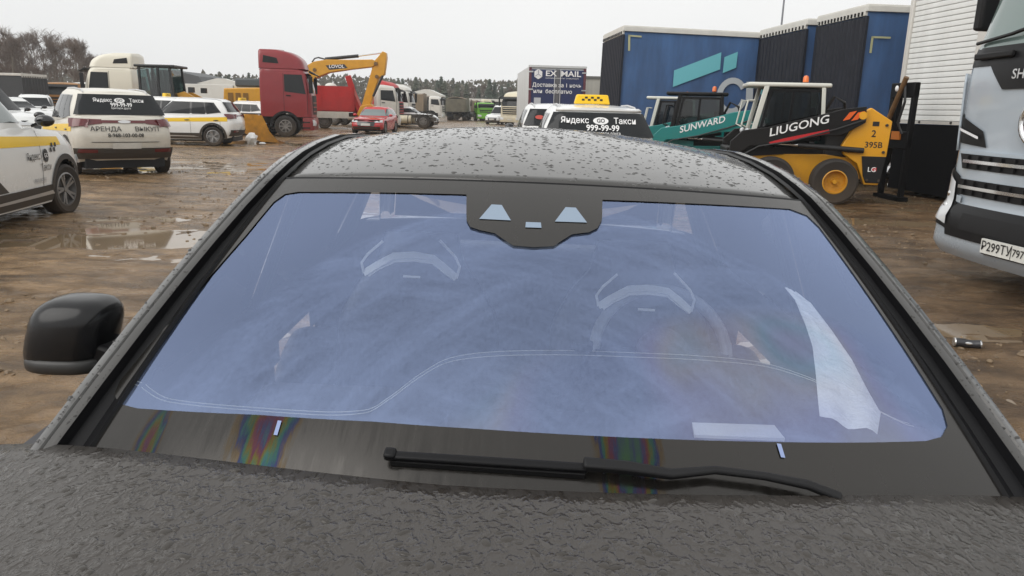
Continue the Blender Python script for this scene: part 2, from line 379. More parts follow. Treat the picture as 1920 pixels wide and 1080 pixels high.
def glass_uv(px, py):
    s, t = 0., .5
    for _ in range(12):
        a = proj(Wp(s, t)); e = 1e-3; b = proj(Wp(s + e, t)); c = proj(Wp(s, t + e))
        j = ((b[0] - a[0]) / e, (c[0] - a[0]) / e, (b[1] - a[1]) / e, (c[1] - a[1]) / e); det = j[0] * j[3] - j[1] * j[2]
        dx, dy = px - a[0], py - a[1]; s += (j[3] * dx - j[1] * dy) / det; t += (-j[2] * dx + j[0] * dy) / det
        s = max(-1.6, min(1.6, s)); t = max(-.6, min(1.5, t))
    return s, t
def glass_pt(px, py, off): return Wp(*glass_uv(px, py), off)

def paint_material():
    """dark grey paint, rain-beaded: beads as relief"""
    m = bpy.data.materials.new('rainy grey paint'); m.use_nodes = True; N = m.node_tree.nodes; L = m.node_tree.links; p = N['Principled BSDF']
    t = N.new('ShaderNodeTexCoord'); p.inputs['Base Color'].default_value = (.044, .038, .033, 1); p.inputs['Metallic'].default_value = .0
    p.inputs['Coat Weight'].default_value = .25; p.inputs['Coat Roughness'].default_value = .2
    n0 = N.new('ShaderNodeTexNoise'); n0.inputs['Scale'].default_value = 24; n0.inputs['Detail'].default_value = 2; L.new(t.outputs['Object'], n0.inputs['Vector'])
    ad = N.new('ShaderNodeMixRGB'); ad.blend_type = 'LINEAR_LIGHT'; ad.inputs[0].default_value = .012; L.new(t.outputs['Object'], ad.inputs[1]); L.new(n0.outputs['Color'], ad.inputs[2])
    mp = N.new('ShaderNodeMapping'); mp.inputs['Scale'].default_value = (1, .72, 1); L.new(ad.outputs[0], mp.inputs[0])
    v = N.new('ShaderNodeTexVoronoi'); v.inputs['Scale'].default_value = 62; v.feature = 'SMOOTH_F1'; L.new(mp.outputs[0], v.inputs['Vector'])
    n1 = N.new('ShaderNodeTexNoise'); n1.inputs['Scale'].default_value = 92; n1.inputs['Detail'].default_value = 2; L.new(mp.outputs[0], n1.inputs['Vector'])
    sb = N.new('ShaderNodeMath'); sb.operation = 'SUBTRACT'; sb.operation = 'MULTIPLY_ADD'; L.new(v.outputs['Distance'], sb.inputs[0]); sb.inputs[1].default_value = -.30; L.new(n1.outputs['Fac'], sb.inputs[2])
    r = N.new('ShaderNodeValToRGB'); r.color_ramp.elements[0].position = .24; r.color_ramp.elements[1].position = .56; r.color_ramp.interpolation = 'EASE'; L.new(sb.outputs[0], r.inputs[0])
    b = N.new('ShaderNodeBump'); b.inputs['Strength'].default_value = .55; b.inputs['Distance'].default_value = .0036; L.new(r.outputs[0], b.inputs['Height'])
    L.new(b.outputs[0], p.inputs['Normal']); L.new(b.outputs[0], p.inputs['Coat Normal'])
    rr = N.new('ShaderNodeMapRange'); rr.inputs[3].default_value = .42; rr.inputs[4].default_value = .24; L.new(r.outputs[0], rr.inputs[0]); L.new(rr.outputs[0], p.inputs['Roughness'])
    return m
PAINT = mat('grey paint', (.034, .032, .029), rough=.40, metal=.0, coat=.8, var=.12, scale=3)
PAINT_RAIN = paint_material()
BLACKTRIM = mat('black rubber trim', (.007, .007, .008), rough=.4, spec=.22)
GLOSSBLACK = mat('gloss black', (.010, .010, .011), rough=.12, coat=.6)
PLASTIC = mat('black plastic', (.013, .013, .014), rough=.55, bump=.08, scale=120, spec=.25)
TYRE = mat('tyre rubber', (.020, .019, .019), rough=.75, dirt=.55, dz=(-.4, .5), bump=.2, scale=30)
RIMGREY = mat('alloy rim', (.36, .36, .36), rough=.35, metal=.85, dirt=.5, dz=(-.4, .5))

def windshield_material():
    m = bpy.data.materials.new('coated windscreen'); m.use_nodes = True; N = m.node_tree.nodes; L = m.node_tree.links; N.remove(N['Principled BSDF'])
    uv = N.new('ShaderNodeUVMap'); uv.uv_map = 'st'
    def math_(op, a, b=None, c=None, clamp=False):
        n = N.new('ShaderNodeMath'); n.operation = op; n.use_clamp = clamp
        for i, q in enumerate((a, b, c)):
            if q is None: continue
            if hasattr(q, 'links') or hasattr(q, 'is_linked'): L.new(q, n.inputs[i])
            else: n.inputs[i].default_value = q
        return n.outputs[0]
    sx = N.new('ShaderNodeSeparateXYZ'); L.new(uv.outputs[0], sx.inputs[0]); S, T = sx.outputs[0], sx.outputs[1]
    def nz(sc, det, st=(1, 1, 1), ro=.6, rot=0):
        mp = N.new('ShaderNodeMapping'); mp.inputs['Scale'].default_value = st; mp.inputs['Rotation'].default_value = (0, 0, rot); L.new(uv.outputs[0], mp.inputs[0])
        t = N.new('ShaderNodeTexNoise'); t.inputs['Scale'].default_value = sc; t.inputs['Detail'].default_value = det; t.inputs['Roughness'].default_value = ro; L.new(mp.outputs[0], t.inputs['Vector']); return t.outputs['Fac']
    def ell(cx, cy, rx, ry, soft):      # 1 inside an ellipse
        a = math_('POWER', math_('DIVIDE', math_('SUBTRACT', S, cx), rx), 2.); b = math_('POWER', math_('DIVIDE', math_('SUBTRACT', T, cy), ry), 2.)
        r = math_('SQRT', math_('ADD', a, b)); k = N.new('ShaderNodeMapRange'); k.interpolation_type = 'SMOOTHSTEP'
        L.new(r, k.inputs[0]); k.inputs[1].default_value = 1 - soft; k.inputs[2].default_value = 1 + soft; k.inputs[3].default_value = 1; k.inputs[4].default_value = 0; return k.outputs[0]
    sweep = ell(.02, -.02, .95, .93, .012)                   # wiper sweep: dulled by a film of tiny beads
    inner = ell(.55, -.25, .95, .78, .06)
    grain = nz(120, 3, (1, .6, 1), .7); smear = nz(2.2, 5, (1, .8, 1), .6, .5)
    def arcs(cx, cy, sc):                                   # streaks that follow the blade's path
        dx = math_('MULTIPLY', math_('SUBTRACT', S, cx), .66); dy = math_('MULTIPLY', math_('SUBTRACT', T, cy), .80)
        rr = math_('SQRT', math_('ADD', math_('POWER', dx, 2.), math_('POWER', dy, 2.))); an = math_('ARCTAN2', dy, dx)
        cv = N.new('ShaderNodeCombineXYZ'); L.new(math_('MULTIPLY', rr, sc), cv.inputs[0]); L.new(math_('MULTIPLY', an, 1.6), cv.inputs[1])
        t = N.new('ShaderNodeTexNoise'); t.inputs['Scale'].default_value = 1.; t.inputs['Detail'].default_value = 5; t.inputs['Roughness'].default_value = .65; L.new(cv.outputs[0], t.inputs['Vector']); return t.outputs['Fac']
    stre = math_('MAXIMUM', arcs(.48, -.16, 22.), arcs(-.35, -.16, 22.))
    film = math_('MULTIPLY', sweep, math_('MULTIPLY_ADD', grain, .24, math_('MULTIPLY_ADD', smear, .30, math_('MULTIPLY_ADD', stre, .48, -.42))), None, True)
    low_sheen = N.new('ShaderNodeMapRange'); low_sheen.interpolation_type = 'SMOOTHSTEP'; L.new(T, low_sheen.inputs[0]); low_sheen.inputs[1].default_value = .12; low_sheen.inputs[2].default_value = .50; low_sheen.inputs[3].default_value = 1; low_sheen.inputs[4].default_value = 0
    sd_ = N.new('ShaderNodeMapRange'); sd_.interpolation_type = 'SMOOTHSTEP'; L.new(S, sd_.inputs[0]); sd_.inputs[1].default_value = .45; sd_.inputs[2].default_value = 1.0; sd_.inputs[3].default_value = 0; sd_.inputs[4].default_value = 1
    pale_sheen = math_('MULTIPLY', math_('MAXIMUM', low_sheen.outputs[0], math_('MULTIPLY', sd_.outputs[0], .8)), math_('MULTIPLY_ADD', smear, .26, .03))   # paler bottom and right side painted in as reflection, broken up by smears
    film = math_('MULTIPLY', math_('ADD', film, pale_sheen), .72, None, True)  # bead film plus the painted reflection
    tr = N.new('ShaderNodeBsdfTransparent'); tr.inputs[0].default_value = (.80, .85, .92, 1)
    gl = N.new('ShaderNodeBsdfGlossy'); gl.inputs['Roughness'].default_value = .06
    # interference colours of the coating: violet-blue, with faint fringes
    r = N.new('ShaderNodeValToRGB'); e = r.color_ramp.elements
    cols = [(0., (.44, .56, .93)), (.44, (.44, .55, .94)), (.50, (.62, .55, .92)), (.535, (.82, .72, .70)), (.57, (.45, .72, .86)), (.61, (.70, .54, .92)), (.66, (.44, .56, .94)), (1., (.43, .54, .94))]
    while len(e) < len(cols): e.new(.5)
    for k, (q, c) in zip(e, cols): k.position = q; k.color = (*c, 1)
    fr = nz(1.35, 2, (1.2, 1, 1), .5, .6); L.new(fr, r.inputs[0])
    mc = N.new('ShaderNodeMixRGB'); mc.inputs[1].default_value = (.50, .62, .96, 1); L.new(r.outputs[0], mc.inputs[2]); L.new(math_('MULTIPLY', inner, .55), mc.inputs[0])
    L.new(mc.outputs[0], gl.inputs[0])
    bp = N.new('ShaderNodeBump'); bp.inputs['Strength'].default_value = .05; bp.inputs['Distance'].default_value = .002; L.new(math_('MULTIPLY', sweep, grain), bp.inputs['Height']); L.new(bp.outputs[0], gl.inputs['Normal'])
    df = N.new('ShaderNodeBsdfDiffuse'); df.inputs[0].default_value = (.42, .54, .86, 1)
    lw = N.new('ShaderNodeLayerWeight'); lw.inputs[0].default_value = .5
    fac = math_('MULTIPLY_ADD', lw.outputs['Facing'], .30, .22)
    fac = math_('SUBTRACT', fac, math_('MULTIPLY', sweep, .045), None, True)
    m1 = N.new('ShaderNodeMixShader'); L.new(fac, m1.inputs[0]); L.new(tr.outputs[0], m1.inputs[1]); L.new(gl.outputs[0], m1.inputs[2])
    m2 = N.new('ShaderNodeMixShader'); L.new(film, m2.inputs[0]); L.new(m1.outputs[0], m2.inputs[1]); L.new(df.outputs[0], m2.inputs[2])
    L.new(m2.outputs[0], N['Material Output'].inputs[0]); return m
def frit_material():
    m = bpy.data.materials.new('ceramic band'); m.use_nodes = True; N = m.node_tree.nodes; L = m.node_tree.links; p = N['Principled BSDF']
    uv = N.new('ShaderNodeUVMap'); uv.uv_map = 'st'; p.inputs['Base Color'].default_value = (.012, .011, .010, 1); p.inputs['Roughness'].default_value = .09
    p.inputs['Specular IOR Level'].default_value = .66
    mp = N.new('ShaderNodeMapping'); mp.inputs['Scale'].default_value = (9, .9, 1); L.new(uv.outputs[0], mp.inputs[0])
    st = N.new('ShaderNodeTexNoise'); st.inputs['Scale'].default_value = 5; st.inputs['Detail'].default_value = 6; st.inputs['Roughness'].default_value = .75; L.new(mp.outputs[0], st.inputs['Vector'])
    n2 = N.new('ShaderNodeTexNoise'); n2.inputs['Scale'].default_value = 3.2; n2.inputs['Detail'].default_value = 3; n2.noise_dimensions = '4D'; n2.inputs['W'].default_value = 1.3; L.new(uv.outputs[0], n2.inputs['Vector'])
    ad = N.new('ShaderNodeMath'); ad.operation = 'MULTIPLY_ADD'; L.new(st.outputs['Fac'], ad.inputs[0]); ad.inputs[1].default_value = .42; L.new(n2.outputs['Fac'], ad.inputs[2])
    r = N.new('ShaderNodeValToRGB'); e = r.color_ramp.elements      # oil film: bands of interference colour over a narrow range
    cols = [(.0, (1, .97, .94)), (.635, (1, .96, .92)), (.67, (1.0, .72, .38)), (.70, (.22, .32, 1.0)), (.73, (.25, .95, .75)), (.76, (1, .85, .12)), (.79, (1, .25, .45)), (.82, (.3, .4, 1)), (.86, (.4, 1, .5)), (1, (1, .85, .4))]
    while len(e) < len(cols): e.new(.5)
    for k, (q, c) in zip(e, cols): k.position = q; k.color = (*c, 1)
    sx = N.new('ShaderNodeSeparateXYZ'); L.new(uv.outputs[0], sx.inputs[0]); zone = None
    for cs, ws in ((-.60, .17), (.16, .13), (-.86, .08)):
        a = N.new('ShaderNodeMath'); a.operation = 'SUBTRACT'; L.new(sx.outputs[0], a.inputs[0]); a.inputs[1].default_value = cs
        b = N.new('ShaderNodeMath'); b.operation = 'ABSOLUTE'; L.new(a.outputs[0], b.inputs[0])
        c = N.new('ShaderNodeMapRange'); c.interpolation_type = 'SMOOTHSTEP'; L.new(b.outputs[0], c.inputs[0]); c.inputs[1].default_value = 0; c.inputs[2].default_value = ws; c.inputs[3].default_value = .34; c.inputs[4].default_value = 0
        if zone is None: zone = c.outputs[0]
        else: d = N.new('ShaderNodeMath'); d.operation = 'MAXIMUM'; L.new(zone, d.inputs[0]); L.new(c.outputs[0], d.inputs[1]); zone = d.outputs[0]
    low = N.new('ShaderNodeMapRange'); L.new(sx.outputs[1], low.inputs[0]); low.inputs[1].default_value = .5; low.inputs[2].default_value = .35
    zz = N.new('ShaderNodeMath'); zz.operation = 'MULTIPLY'; L.new(zone, zz.inputs[0]); L.new(low.outputs[0], zz.inputs[1])
    fin = N.new('ShaderNodeMath'); fin.operation = 'MULTIPLY_ADD'; L.new(ad.outputs[0], fin.inputs[0]); fin.inputs[1].default_value = .62; L.new(zz.outputs[0], fin.inputs[2])
    L.new(fin.outputs[0], r.inputs[0]); L.new(r.outputs[0], p.inputs['Specular Tint'])
    rr = N.new('ShaderNodeMapRange'); rr.inputs[1].default_value = .3; rr.inputs[2].default_value = .75; rr.inputs[3].default_value = .05; rr.inputs[4].default_value = .35; L.new(st.outputs['Fac'], rr.inputs[0]); L.new(rr.outputs[0], p.inputs['Roughness'])
    return m
def st_mesh(name, fn, nu, nv, m, off):
    """grid in windscreen space with its (s, t) stored as UV"""
    st = [fn(i / nu, j / nv) for j in range(nv + 1) for i in range(nu + 1)]; mb = MB()
    mb.add([Wp(a, b, off) for a, b in st], [(j * (nu + 1) + i, j * (nu + 1) + i + 1, (j + 1) * (nu + 1) + i + 1, (j + 1) * (nu + 1) + i) for j in range(nv) for i in range(nu)])
    o = mb.build(name, m, car, smooth=180); u = o.data.uv_layers.new(name='st')
    for lp in o.data.loops: u.data[lp.index].uv = st[lp.vertex_index]
    return o

def build_grey_car():
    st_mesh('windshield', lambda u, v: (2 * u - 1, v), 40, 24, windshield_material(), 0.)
    FR = frit_material()
    hole_px = [(260, 767), (480, 779), (700, 792), (900, 806), (1100, 818), (1400, 829), (1620, 831), (1735, 828), (1764, 820), (1775, 800), (1766, 768), (1700, 664), (1620, 545), (1535, 427), (1512, 405), (1480, 393),
               (1300, 383), (1130, 376), (1000, 371), (870, 366), (700, 362), (560, 361), (535, 365), (514, 380), (462, 443), (370, 549), (280, 650), (226, 716), (216, 740), (224, 758)]
    hole = [glass_uv(*p) for p in hole_px]; n = len(hole)
    def outer(p):
        dx, dy = p[0], p[1] - .5; k = min(1. / max(1e-6, abs(dx)), .5 / max(1e-6, abs(dy))); return (dx * k, .5 + dy * k)
    dense = []
    for i in range(n):
        for q in range(4): dense.append(tuple(lerp(hole[i][c], hole[(i + 1) % n][c], q / 4) for c in (0, 1)))
    dense.append(dense[0]); outs = [outer(p) for p in dense]
    def ring(u, v):
        i = round(u * (len(dense) - 1)); return tuple(lerp(dense[i][c], outs[i][c], v) for c in (0, 1))
    frit = st_mesh('frit_band', ring, len(dense) - 1, 4, FR, .002)
    top = [glass_uv(*p) for p in ((874, 364), (960, 367), (1045, 370), (1130, 374))]
    botp = [(875, 415), (882, 428), (900, 434), (928, 440), (945, 452), (962, 463), (1000, 466), (1038, 464), (1056, 452), (1072, 442), (1104, 438), (1120, 430), (1128, 415)]
    bot = [glass_uv(*p) for p in botp]
    def pan(u, v):
        b = bot[round(u * (len(bot) - 1))]; a = (lerp(top[0][0], top[-1][0], u), lerp(top[0][1], top[-1][1], u) + .01); return (lerp(a[0], b[0], v), lerp(a[1], b[1], v))
    sp = st_mesh('sensor_panel', pan, len(bot) - 1, 6, FR, .0035)
    lens = mat('camera window', (.24, .31, .40), rough=.08)
    for q in (((899, 414), (958, 417), (941, 388), (922, 387)), ((1040, 419), (1100, 421), (1079, 393), (1060, 392)), ((985, 430), (1015, 431), (1014, 421), (986, 420))):
        o = MB().add([glass_pt(*p, .005) for p in q], [(0, 1, 2, 3)]).build('camera_window', lens, None, smooth=0); o.parent = sp
    slit = mat('clear slit', (.26, .33, .55), rough=.1)
    for q in (((515, 818), (522, 819), (530, 792), (523, 791)), ((1462, 860), (1470, 861), (1462, 835), (1454, 834))):
        o = MB().add([glass_pt(*p, .004) for p in q], [(0, 1, 2, 3)]).build('clear_slit', slit, None, smooth=0); o.parent = frit
    # roof
    zc = curve([(1.4, 1.375), (1.549, 1.42), (1.8, 1.470), (2.1, 1.502), (2.4, 1.514), (2.8, 1.503), (3.2, 1.455)]); ze = curve([(1.5, 1.34), (1.709, 1.391), (2.0, 1.433), (2.4, 1.456), (2.8, 1.446), (3.2, 1.395)])
    xe = curve([(1.5, .59), (1.709, .60), (2.4, .612), (3.2, .575)])
    def roof(s, v, off=0.):
        y = lerp(1.549 + .16 * s * s + .014, 3.2, v); z = lerp(zc(y), ze(y), s * s); return Vector((s * (xe(y) - .012), y, z + off))
    ro = MB().grid(lambda u, v: roof(2 * u - 1, v), 40, 40).build('roof', PAINT, car, smooth=180, solid=.012)
    g = MB(); g.tube([Wp(s / 20, 1.0, -.004) + Vector((0, .006, 0)) for s in range(-20, 21)], .008, 6); g.build('windshield_seal', BLACKTRIM, car)
    water = bpy.data.materials.new('rain water'); water.use_nodes = True; wp_ = water.node_tree.nodes['Principled BSDF']
    wp_.inputs['Base Color'].default_value = (.045, .043, .041, 1); wp_.inputs['Roughness'].default_value = .06; wp_.inputs['Specular IOR Level'].default_value = .5
    bead = bpy.data.materials.new('rain beads on grey paint'); bead.use_nodes = True; bp_ = bead.node_tree.nodes['Principled BSDF']
    bp_.inputs['Base Color'].default_value = (.040, .035, .030, 1); bp_.inputs['Roughness'].default_value = .22; bp_.inputs['Specular IOR Level'].default_value = .5
    dome = [(math.cos(a), math.sin(a)) for a in (0, .55, 1.1, 1.57)]
    def drops(name, fn, count, parent, rmin, rmax, acc=None, wm=None, hgt=.34):
        mb = MB()
        for _ in range(count):
            a, b = random.uniform(-.97, .97), random.random() ** .9
            if acc and not acc(a, b): continue
            r = rmin + (rmax - rmin) * random.random() ** 3; p = fn(a, b); e = .004
            tu = (fn(a + e, b) - fn(a - e, b)).normalized(); tv = (fn(a, min(1, b + e)) - fn(a, max(0, b - e))).normalized(); n = tu.cross(tv).normalized()
            if n.z < 0: n = -n
            tv = n.cross(tu); k = random.uniform(.7, 1.5); sk = random.uniform(-.5, .5); vs = []; fs = []
            for ci, (cc, ss) in enumerate(dome[:-1]):
                for q in range(7):
                    w = 2 * math.pi * q / 7; wob = 1 + .25 * math.sin(2 * w + a * 90)
                    vs.append(p + tu * (r * cc * math.cos(w) * wob * 1.25) + tv * (r * cc * (math.sin(w) * k + sk * math.cos(w)) * wob) + n * (r * hgt * ss - .0005))
            vs.append(p + n * r * hgt)
            for ci in range(2): fs += [(ci * 7 + q, ci * 7 + (q + 1) % 7, ci * 7 + 7 + (q + 1) % 7, ci * 7 + 7 + q) for q in range(7)]
            fs += [(14 + q, 14 + (q + 1) % 7, 21) for q in range(7)]; mb.add(vs, fs)
        o = mb.build(name, wm or water, None, smooth=180); o.parent = parent; o['kind'] = 'stuff'; return o
    drops('rain_drops', lambda a, b: roof(a, b * .72), 6500, ro, .0010, .0056)
    # bonnet
    def hood(u, v):
        x = lerp(-.90, .90, u); q = x / .845; yr = .915 + .19 * q * q - .03 * q ** 4; dy = v * (yr + .62)
        z = 1.072 - .05 * q * q - .02 * q ** 6 - .085 * dy - .10 * max(0, dy - .55) ** 2 - .16 * max(0, dy - 1.2) ** 2 + .010 * math.exp(-((abs(q) - .62) / .12) ** 2) * min(1, dy * 2) + .034 * max(0, -x - .15)
        return Vector((x, yr - dy, z))
    ho = MB().grid(hood, 60, 50).build('bonnet', PAINT_RAIN, car, smooth=180, solid=.014)
    drops('rain_drops', lambda a, b: hood((a + 1) / 2, .008 + b * .26), 2600, ho, .0016, .0070, wm=bead, hgt=.30)
    MB().grid(lambda u, v: Vector((lerp(-.86, .86, u), lerp(.93, .83, v) + .17 * (2 * u - 1) ** 2, lerp(1.002, .975, v))), 20, 2).build('cowl', PLASTIC, car)
    # lower shell
    zt = curve([(-4.2, .985), (-3.6, 1.0), (-1.2, .965), (-.9, .965), (0, .90), (.65, .74)])
    Lo = Loft([(0, -4.1, .58, .84, .3, .35), (.3, -4.2, .68, .915, .3, .4), (.65, -4.18, .64, .925, .32, .45), (.9, -4.15, .58, .905, .35, .5), (1, -4.12, .54, .86, .35, .5)], lambda x: .24, zt, .08, .04)
    wc = (-.05, -2.85)
    cutf = lambda c: any((c.x - a) ** 2 + (c.z - .34) ** 2 < .37 ** 2 for a in wc)
    tr = lambda mb: mb.xf(Matrix(((0, 1, 0, 0), (-1, 0, 0, 0), (0, 0, 1, 0), (0, 0, 0, 1))))
    tr(Lo.mesh(10, 60, cutf, cap=None)).build('body', PAINT, car, smooth=45)
    MB().box(-.78, .78, -.45, 3.9, .2, .42).build('floor_pan', PLASTIC, car)
    # boot lid and rear window
    MB().grid(lambda u, v: Vector((lerp(-.8, .8, u), lerp(3.72, 4.14, v), 1.03 - .03 * (2 * u - 1) ** 2 - .02 * v)), 12, 6).build('boot_lid', PAINT, car, solid=.01)
    G1 = glass('car side glass', (.72, .76, .76), .06)
    MB().grid(lambda u, v: Vector(((2 * u - 1) * lerp(.56, .66, v), lerp(3.21, 3.74, v), lerp(lerp(zc(3.2), ze(3.2), (2 * u - 1) ** 2), 1.025, v))), 12, 8).build('rear_window', G1, car, smooth=180)
    # pillars and cant rails, left and right
    for sg in (-1, 1):
        path = [Wp(sg, t) for t in (-.22, -.12, 0, .12, .25, .4, .55, .7, .85, .95, 1.)] + [Vector((sg * xe(y), y, ze(y))) for y in (1.82, 1.95, 2.15, 2.4, 2.65, 2.9, 3.2)] + [Vector((sg * .63, 3.5, 1.2)), Vector((sg * .68, 3.76, 1.03))]
        def frame(i):
            d = (path[min(i + 1, len(path) - 1)] - path[max(i - 1, 0)]).normalized(); o = Vector((sg, 0, 0)); o = (o - d * o.dot(d)).normalized(); u = o.cross(d); u = u if u.z > 0 else -u; return path[i], o, u
        wide = curve([(0, .056), (4, .034), (8, .016), (10, .009), (19, .009)])
        def sweep(prof):
            rows = [];
            for i in range(len(path)):
                p, o, u = frame(i); rows.append([p + o * a + u * b for a, b in prof(wide(i), i)])
            m = len(rows[0]); return MB().add([p for r in rows for p in r], [(i * m + k, i * m + k + 1, (i + 1) * m + k + 1, (i + 1) * m + k) for i in range(len(rows) - 1) for k in range(m - 1)])
        sweep(lambda w, i: [(-.012, .004), (-.008, .010), (w * .35, -.006), (w * .9, -.004), (w, .012)]).build('pillar_trim', BLACKTRIM, car)
        ra = sweep(lambda w, i: [(w, .002), (w + .002, .010), (w + .015, .013), (w + .019, .009), (w + .022, .012), (w + .038, .007), (w + .047, -.004), (w + .053, -.03), (w + .045, -.055)]).build('roof_rail', PAINT, car, smooth=60, solid=.004)
        def railp(a, b):
            i = min(len(path) - 2.01, (1 - b) * 13); k = int(i); p0, o0, u0 = frame(k); p1, o1, u1 = frame(k + 1); t = i - k; w = wide(i)
            off = w + .004 + (a + 1) / 2 * .032; return (p0 + o0 * off + u0 * .0115).lerp(p1 + o1 * off + u1 * .0115, t)
        drops('rain_drops', railp, 420, ra, .0010, .0034)
        # doors' glass and posts
        up = lambda y: (Vector((sg * (xe(max(1.72, y)) + .055), y, min(ze(max(1.5, y)), 1.44) - .03)) if y > 1.72 else Vector((sg * lerp(.80, .655, (y - 1.02) / .7), y, lerp(1.0, 1.365, (y - 1.02) / .7))))
        for y0, y1 in ((1.12, 2.12), (2.20, 3.12)):
            MB().grid(lambda u, v: Vector((sg * .835, lerp(y0, y1, u), .965)).lerp(up(lerp(y0, y1, u)), v), 10, 5).build('side_window', G1, car, smooth=180)
        for y0, y1 in ((2.12, 2.20), (3.12, 3.5)):
            MB().grid(lambda u, v: Vector((sg * .833, lerp(y0, y1, u), .965)).lerp(up(min(3.2, lerp(y0, y1, u))), v), 3, 5).build('door_pillar', BLACKTRIM, car, solid=.02)
        for y in (.05, 2.85):
            wheel(car, Vector((sg * .82, y, .34)), .34, .23, sg, axis='x')
        # mirror
        def sup(c, r, e1=.55, e2=.6):
            f = lambda w, e: math.copysign(abs(w) ** e, w)
            return MB().grid(lambda u, v: Vector((c[0] + r[0] * f(math.cos((v - .5) * math.pi), e1) * f(math.cos(2 * math.pi * u), e2), c[1] + r[1] * f(math.cos((v - .5) * math.pi), e1) * f(math.sin(2 * math.pi * u), e2), c[2] + r[2] * f(math.sin((v - .5) * math.pi), e1))), 24, 16)
        if sg < 0:
            mc = (-1.008, 1.55, 1.056)
            sh = sup(mc, (.086, .078, .084), .6, .68); sh.v = [Vector((v.x + (.022 * (v.z - mc[2]) / .08), v.y, v.z)) for v in sh.v]
            mi = sh.build('mirror', mat('mirror black', (.010, .010, .011), rough=.2, spec=.4), car, smooth=60, merge=1e-4)
            b = sup((mc[0] - .006, mc[1] - .012, mc[2] - .055), (.084, .070, .020), .5, .7); b.build('mirror_trim', mat('mirror trim', (.030, .029, .028), rough=.4), None, merge=1e-4).parent = mi
            MB().bar((-.96, 1.55, 1.03), (-.83, 1.56, .975), .10, .05).build('mirror_arm', BLACKTRIM, None, bevel=.01).parent = mi
        else:                                                     # folded in against the door
            mi = sup((.875, 1.80, 1.03), (.05, .10, .075)).build('mirror', GLOSSBLACK, car, smooth=60, merge=1e-4)
    # wiper
    wi = MB().sweep([glass_pt(lerp(732, 1100, i / 8), lerp(866, 890, i / 8), .016) for i in range(9)], (.013, .010), (0, -.5, .85))
    wo = wi.build('wiper', BLACKTRIM, car, bevel=.003)
    w2 = MB().sweep([glass_pt(lerp(735, 1095, i / 8), lerp(872, 897, i / 8), .008) for i in range(9)], (.006, .010), (0, -.5, .85))
    w2.build('wiper_blade', PLASTIC, None).parent = wo
    MB().bar(glass_pt(726, 864, .018), glass_pt(748, 866, .018), .017, .014, up=(0, -.5, .85)).build('end_cap', BLACKTRIM, None, bevel=.004).parent = wo
    a = MB(); ap = [glass_pt(*p, .022) for p in ((1090, 886), (1170, 893), (1250, 905), (1330, 897), (1420, 908), (1500, 924), (1560, 948))]
    a.sweep(ap, [(.017, .014), (.017, .014), (.014, .011), (.011, .009), (.011, .009), (.013, .010), (.014, .010)], (0, -.5, .85))
    a.build('wiper_arm', PLASTIC, None, bevel=.003).parent = wo
    # cabin
    DASH = mat('dashboard leather', (.060, .060, .066), rough=.6, bump=.1, scale=90)
    edge = [car_plane(*p, .965) for p in ((262, 690), (285, 728), (330, 750), (420, 760), (600, 772), (690, 768), (735, 742), (790, 700), (850, 668), (960, 656), (1100, 656), (1250, 662), (1400, 674), (1500, 702), (1600, 748), (1690, 792), (1730, 800))]
    ex, ey = [curve([(i / (len(edge) - 1), q[c]) for i, q in enumerate(edge)]) for c in (0, 1)]
    def dash(u, v):
        e = Vector((ex(u), ey(u), .965)); fr = Vector((e.x, .90 + .11 * (e.x / .7) ** 2, .965))
        if v < .6: p = fr.lerp(e, v / .6); p.z += .012 * math.sin(v / .6 * math.pi); return p
        w = (v - .6) / .4; return e + Vector((0, .03 * math.sin(w * 1.5), -.20 * w * w - .01 * w))
    da = MB().grid(dash, 96, 14).build('dashboard', DASH, car, smooth=60)
    MB().box(-.72, .72, 1.45, 1.9, .55, .84).build('lower_dashboard', DASH, None, bevel=.04).parent = da
    thread = mat('pale stitching', (.85, .83, .72), rough=.5)
    for vv in (.585, .56): MB().tube([dash(i / 120, vv) + Vector((0, 0, .004)) for i in range(6, 115)], .0009, 4).build('stitching', thread, None).parent = da
    MB().tube([Vector((x / 20 * .62, .985 + .09 * (x / 20) ** 2, .977)) for x in range(-20, 21)], .0012, 4).build('stitching', thread, None).parent = da
    hump = MB().grid(lambda u, v: Vector((.02 + .24 * math.cos(math.pi * u) * (1 - .25 * v), 1.16 + .36 * v, .972 + .045 * math.sin(math.pi * u) * math.sin(math.pi * min(1, v + .25)))), 20, 8).build('speaker_cover', DASH, None, smooth=60); hump.parent = da
    q = [car_plane(*p, .992) for p in ((1302, 815), (1472, 822), (1452, 797), (1298, 792))]
    MB().add(q + [p - Vector((0, 0, .006)) for p in q], [(0, 1, 2, 3), (4, 7, 6, 5), (0, 4, 5, 1), (1, 5, 6, 2), (2, 6, 7, 3), (3, 7, 4, 0)]).build('display_lens', mat('white plastic', (.75, .75, .73), rough=.4), None).parent = da
    SEAT = mat('seat leather', (.045, .045, .050), rough=.55, var=.2, scale=6)
    glint_white = mat('seat piping', (.92, .92, .90), rough=.3, spec=.8)  # glints on the headrests put in as white strips turned to the sky
    for sx_, dx in ((-.37, 0), (.345, 0)):
        Ls = Loft([(0, -.06, .06, .26, .05, .05), (.55, -.06, .07, .27, .05, .06), (.78, -.05, .05, .20, .04, .05), (.86, -.05, .05, .15, .04, .05), (1, -.045, .04, .125, .04, .04)], lambda x: .45, lambda x: 1.17, .02, .0)
        sm = Ls.mesh(14, 4, None, cap=.01); sm.xf(Matrix.Translation((sx_, 2.28, 0)) @ Matrix.Rotation(rad(-90), 4, 'Z') @ Matrix.Rotation(rad(-9), 4, 'Y')); se = sm.build('front_seat', SEAT, car, smooth=60)
        MB().box(sx_ - .26, sx_ + .26, 1.75, 2.25, .40, .58).build('seat_cushion', SEAT, None, bevel=.05).parent = se
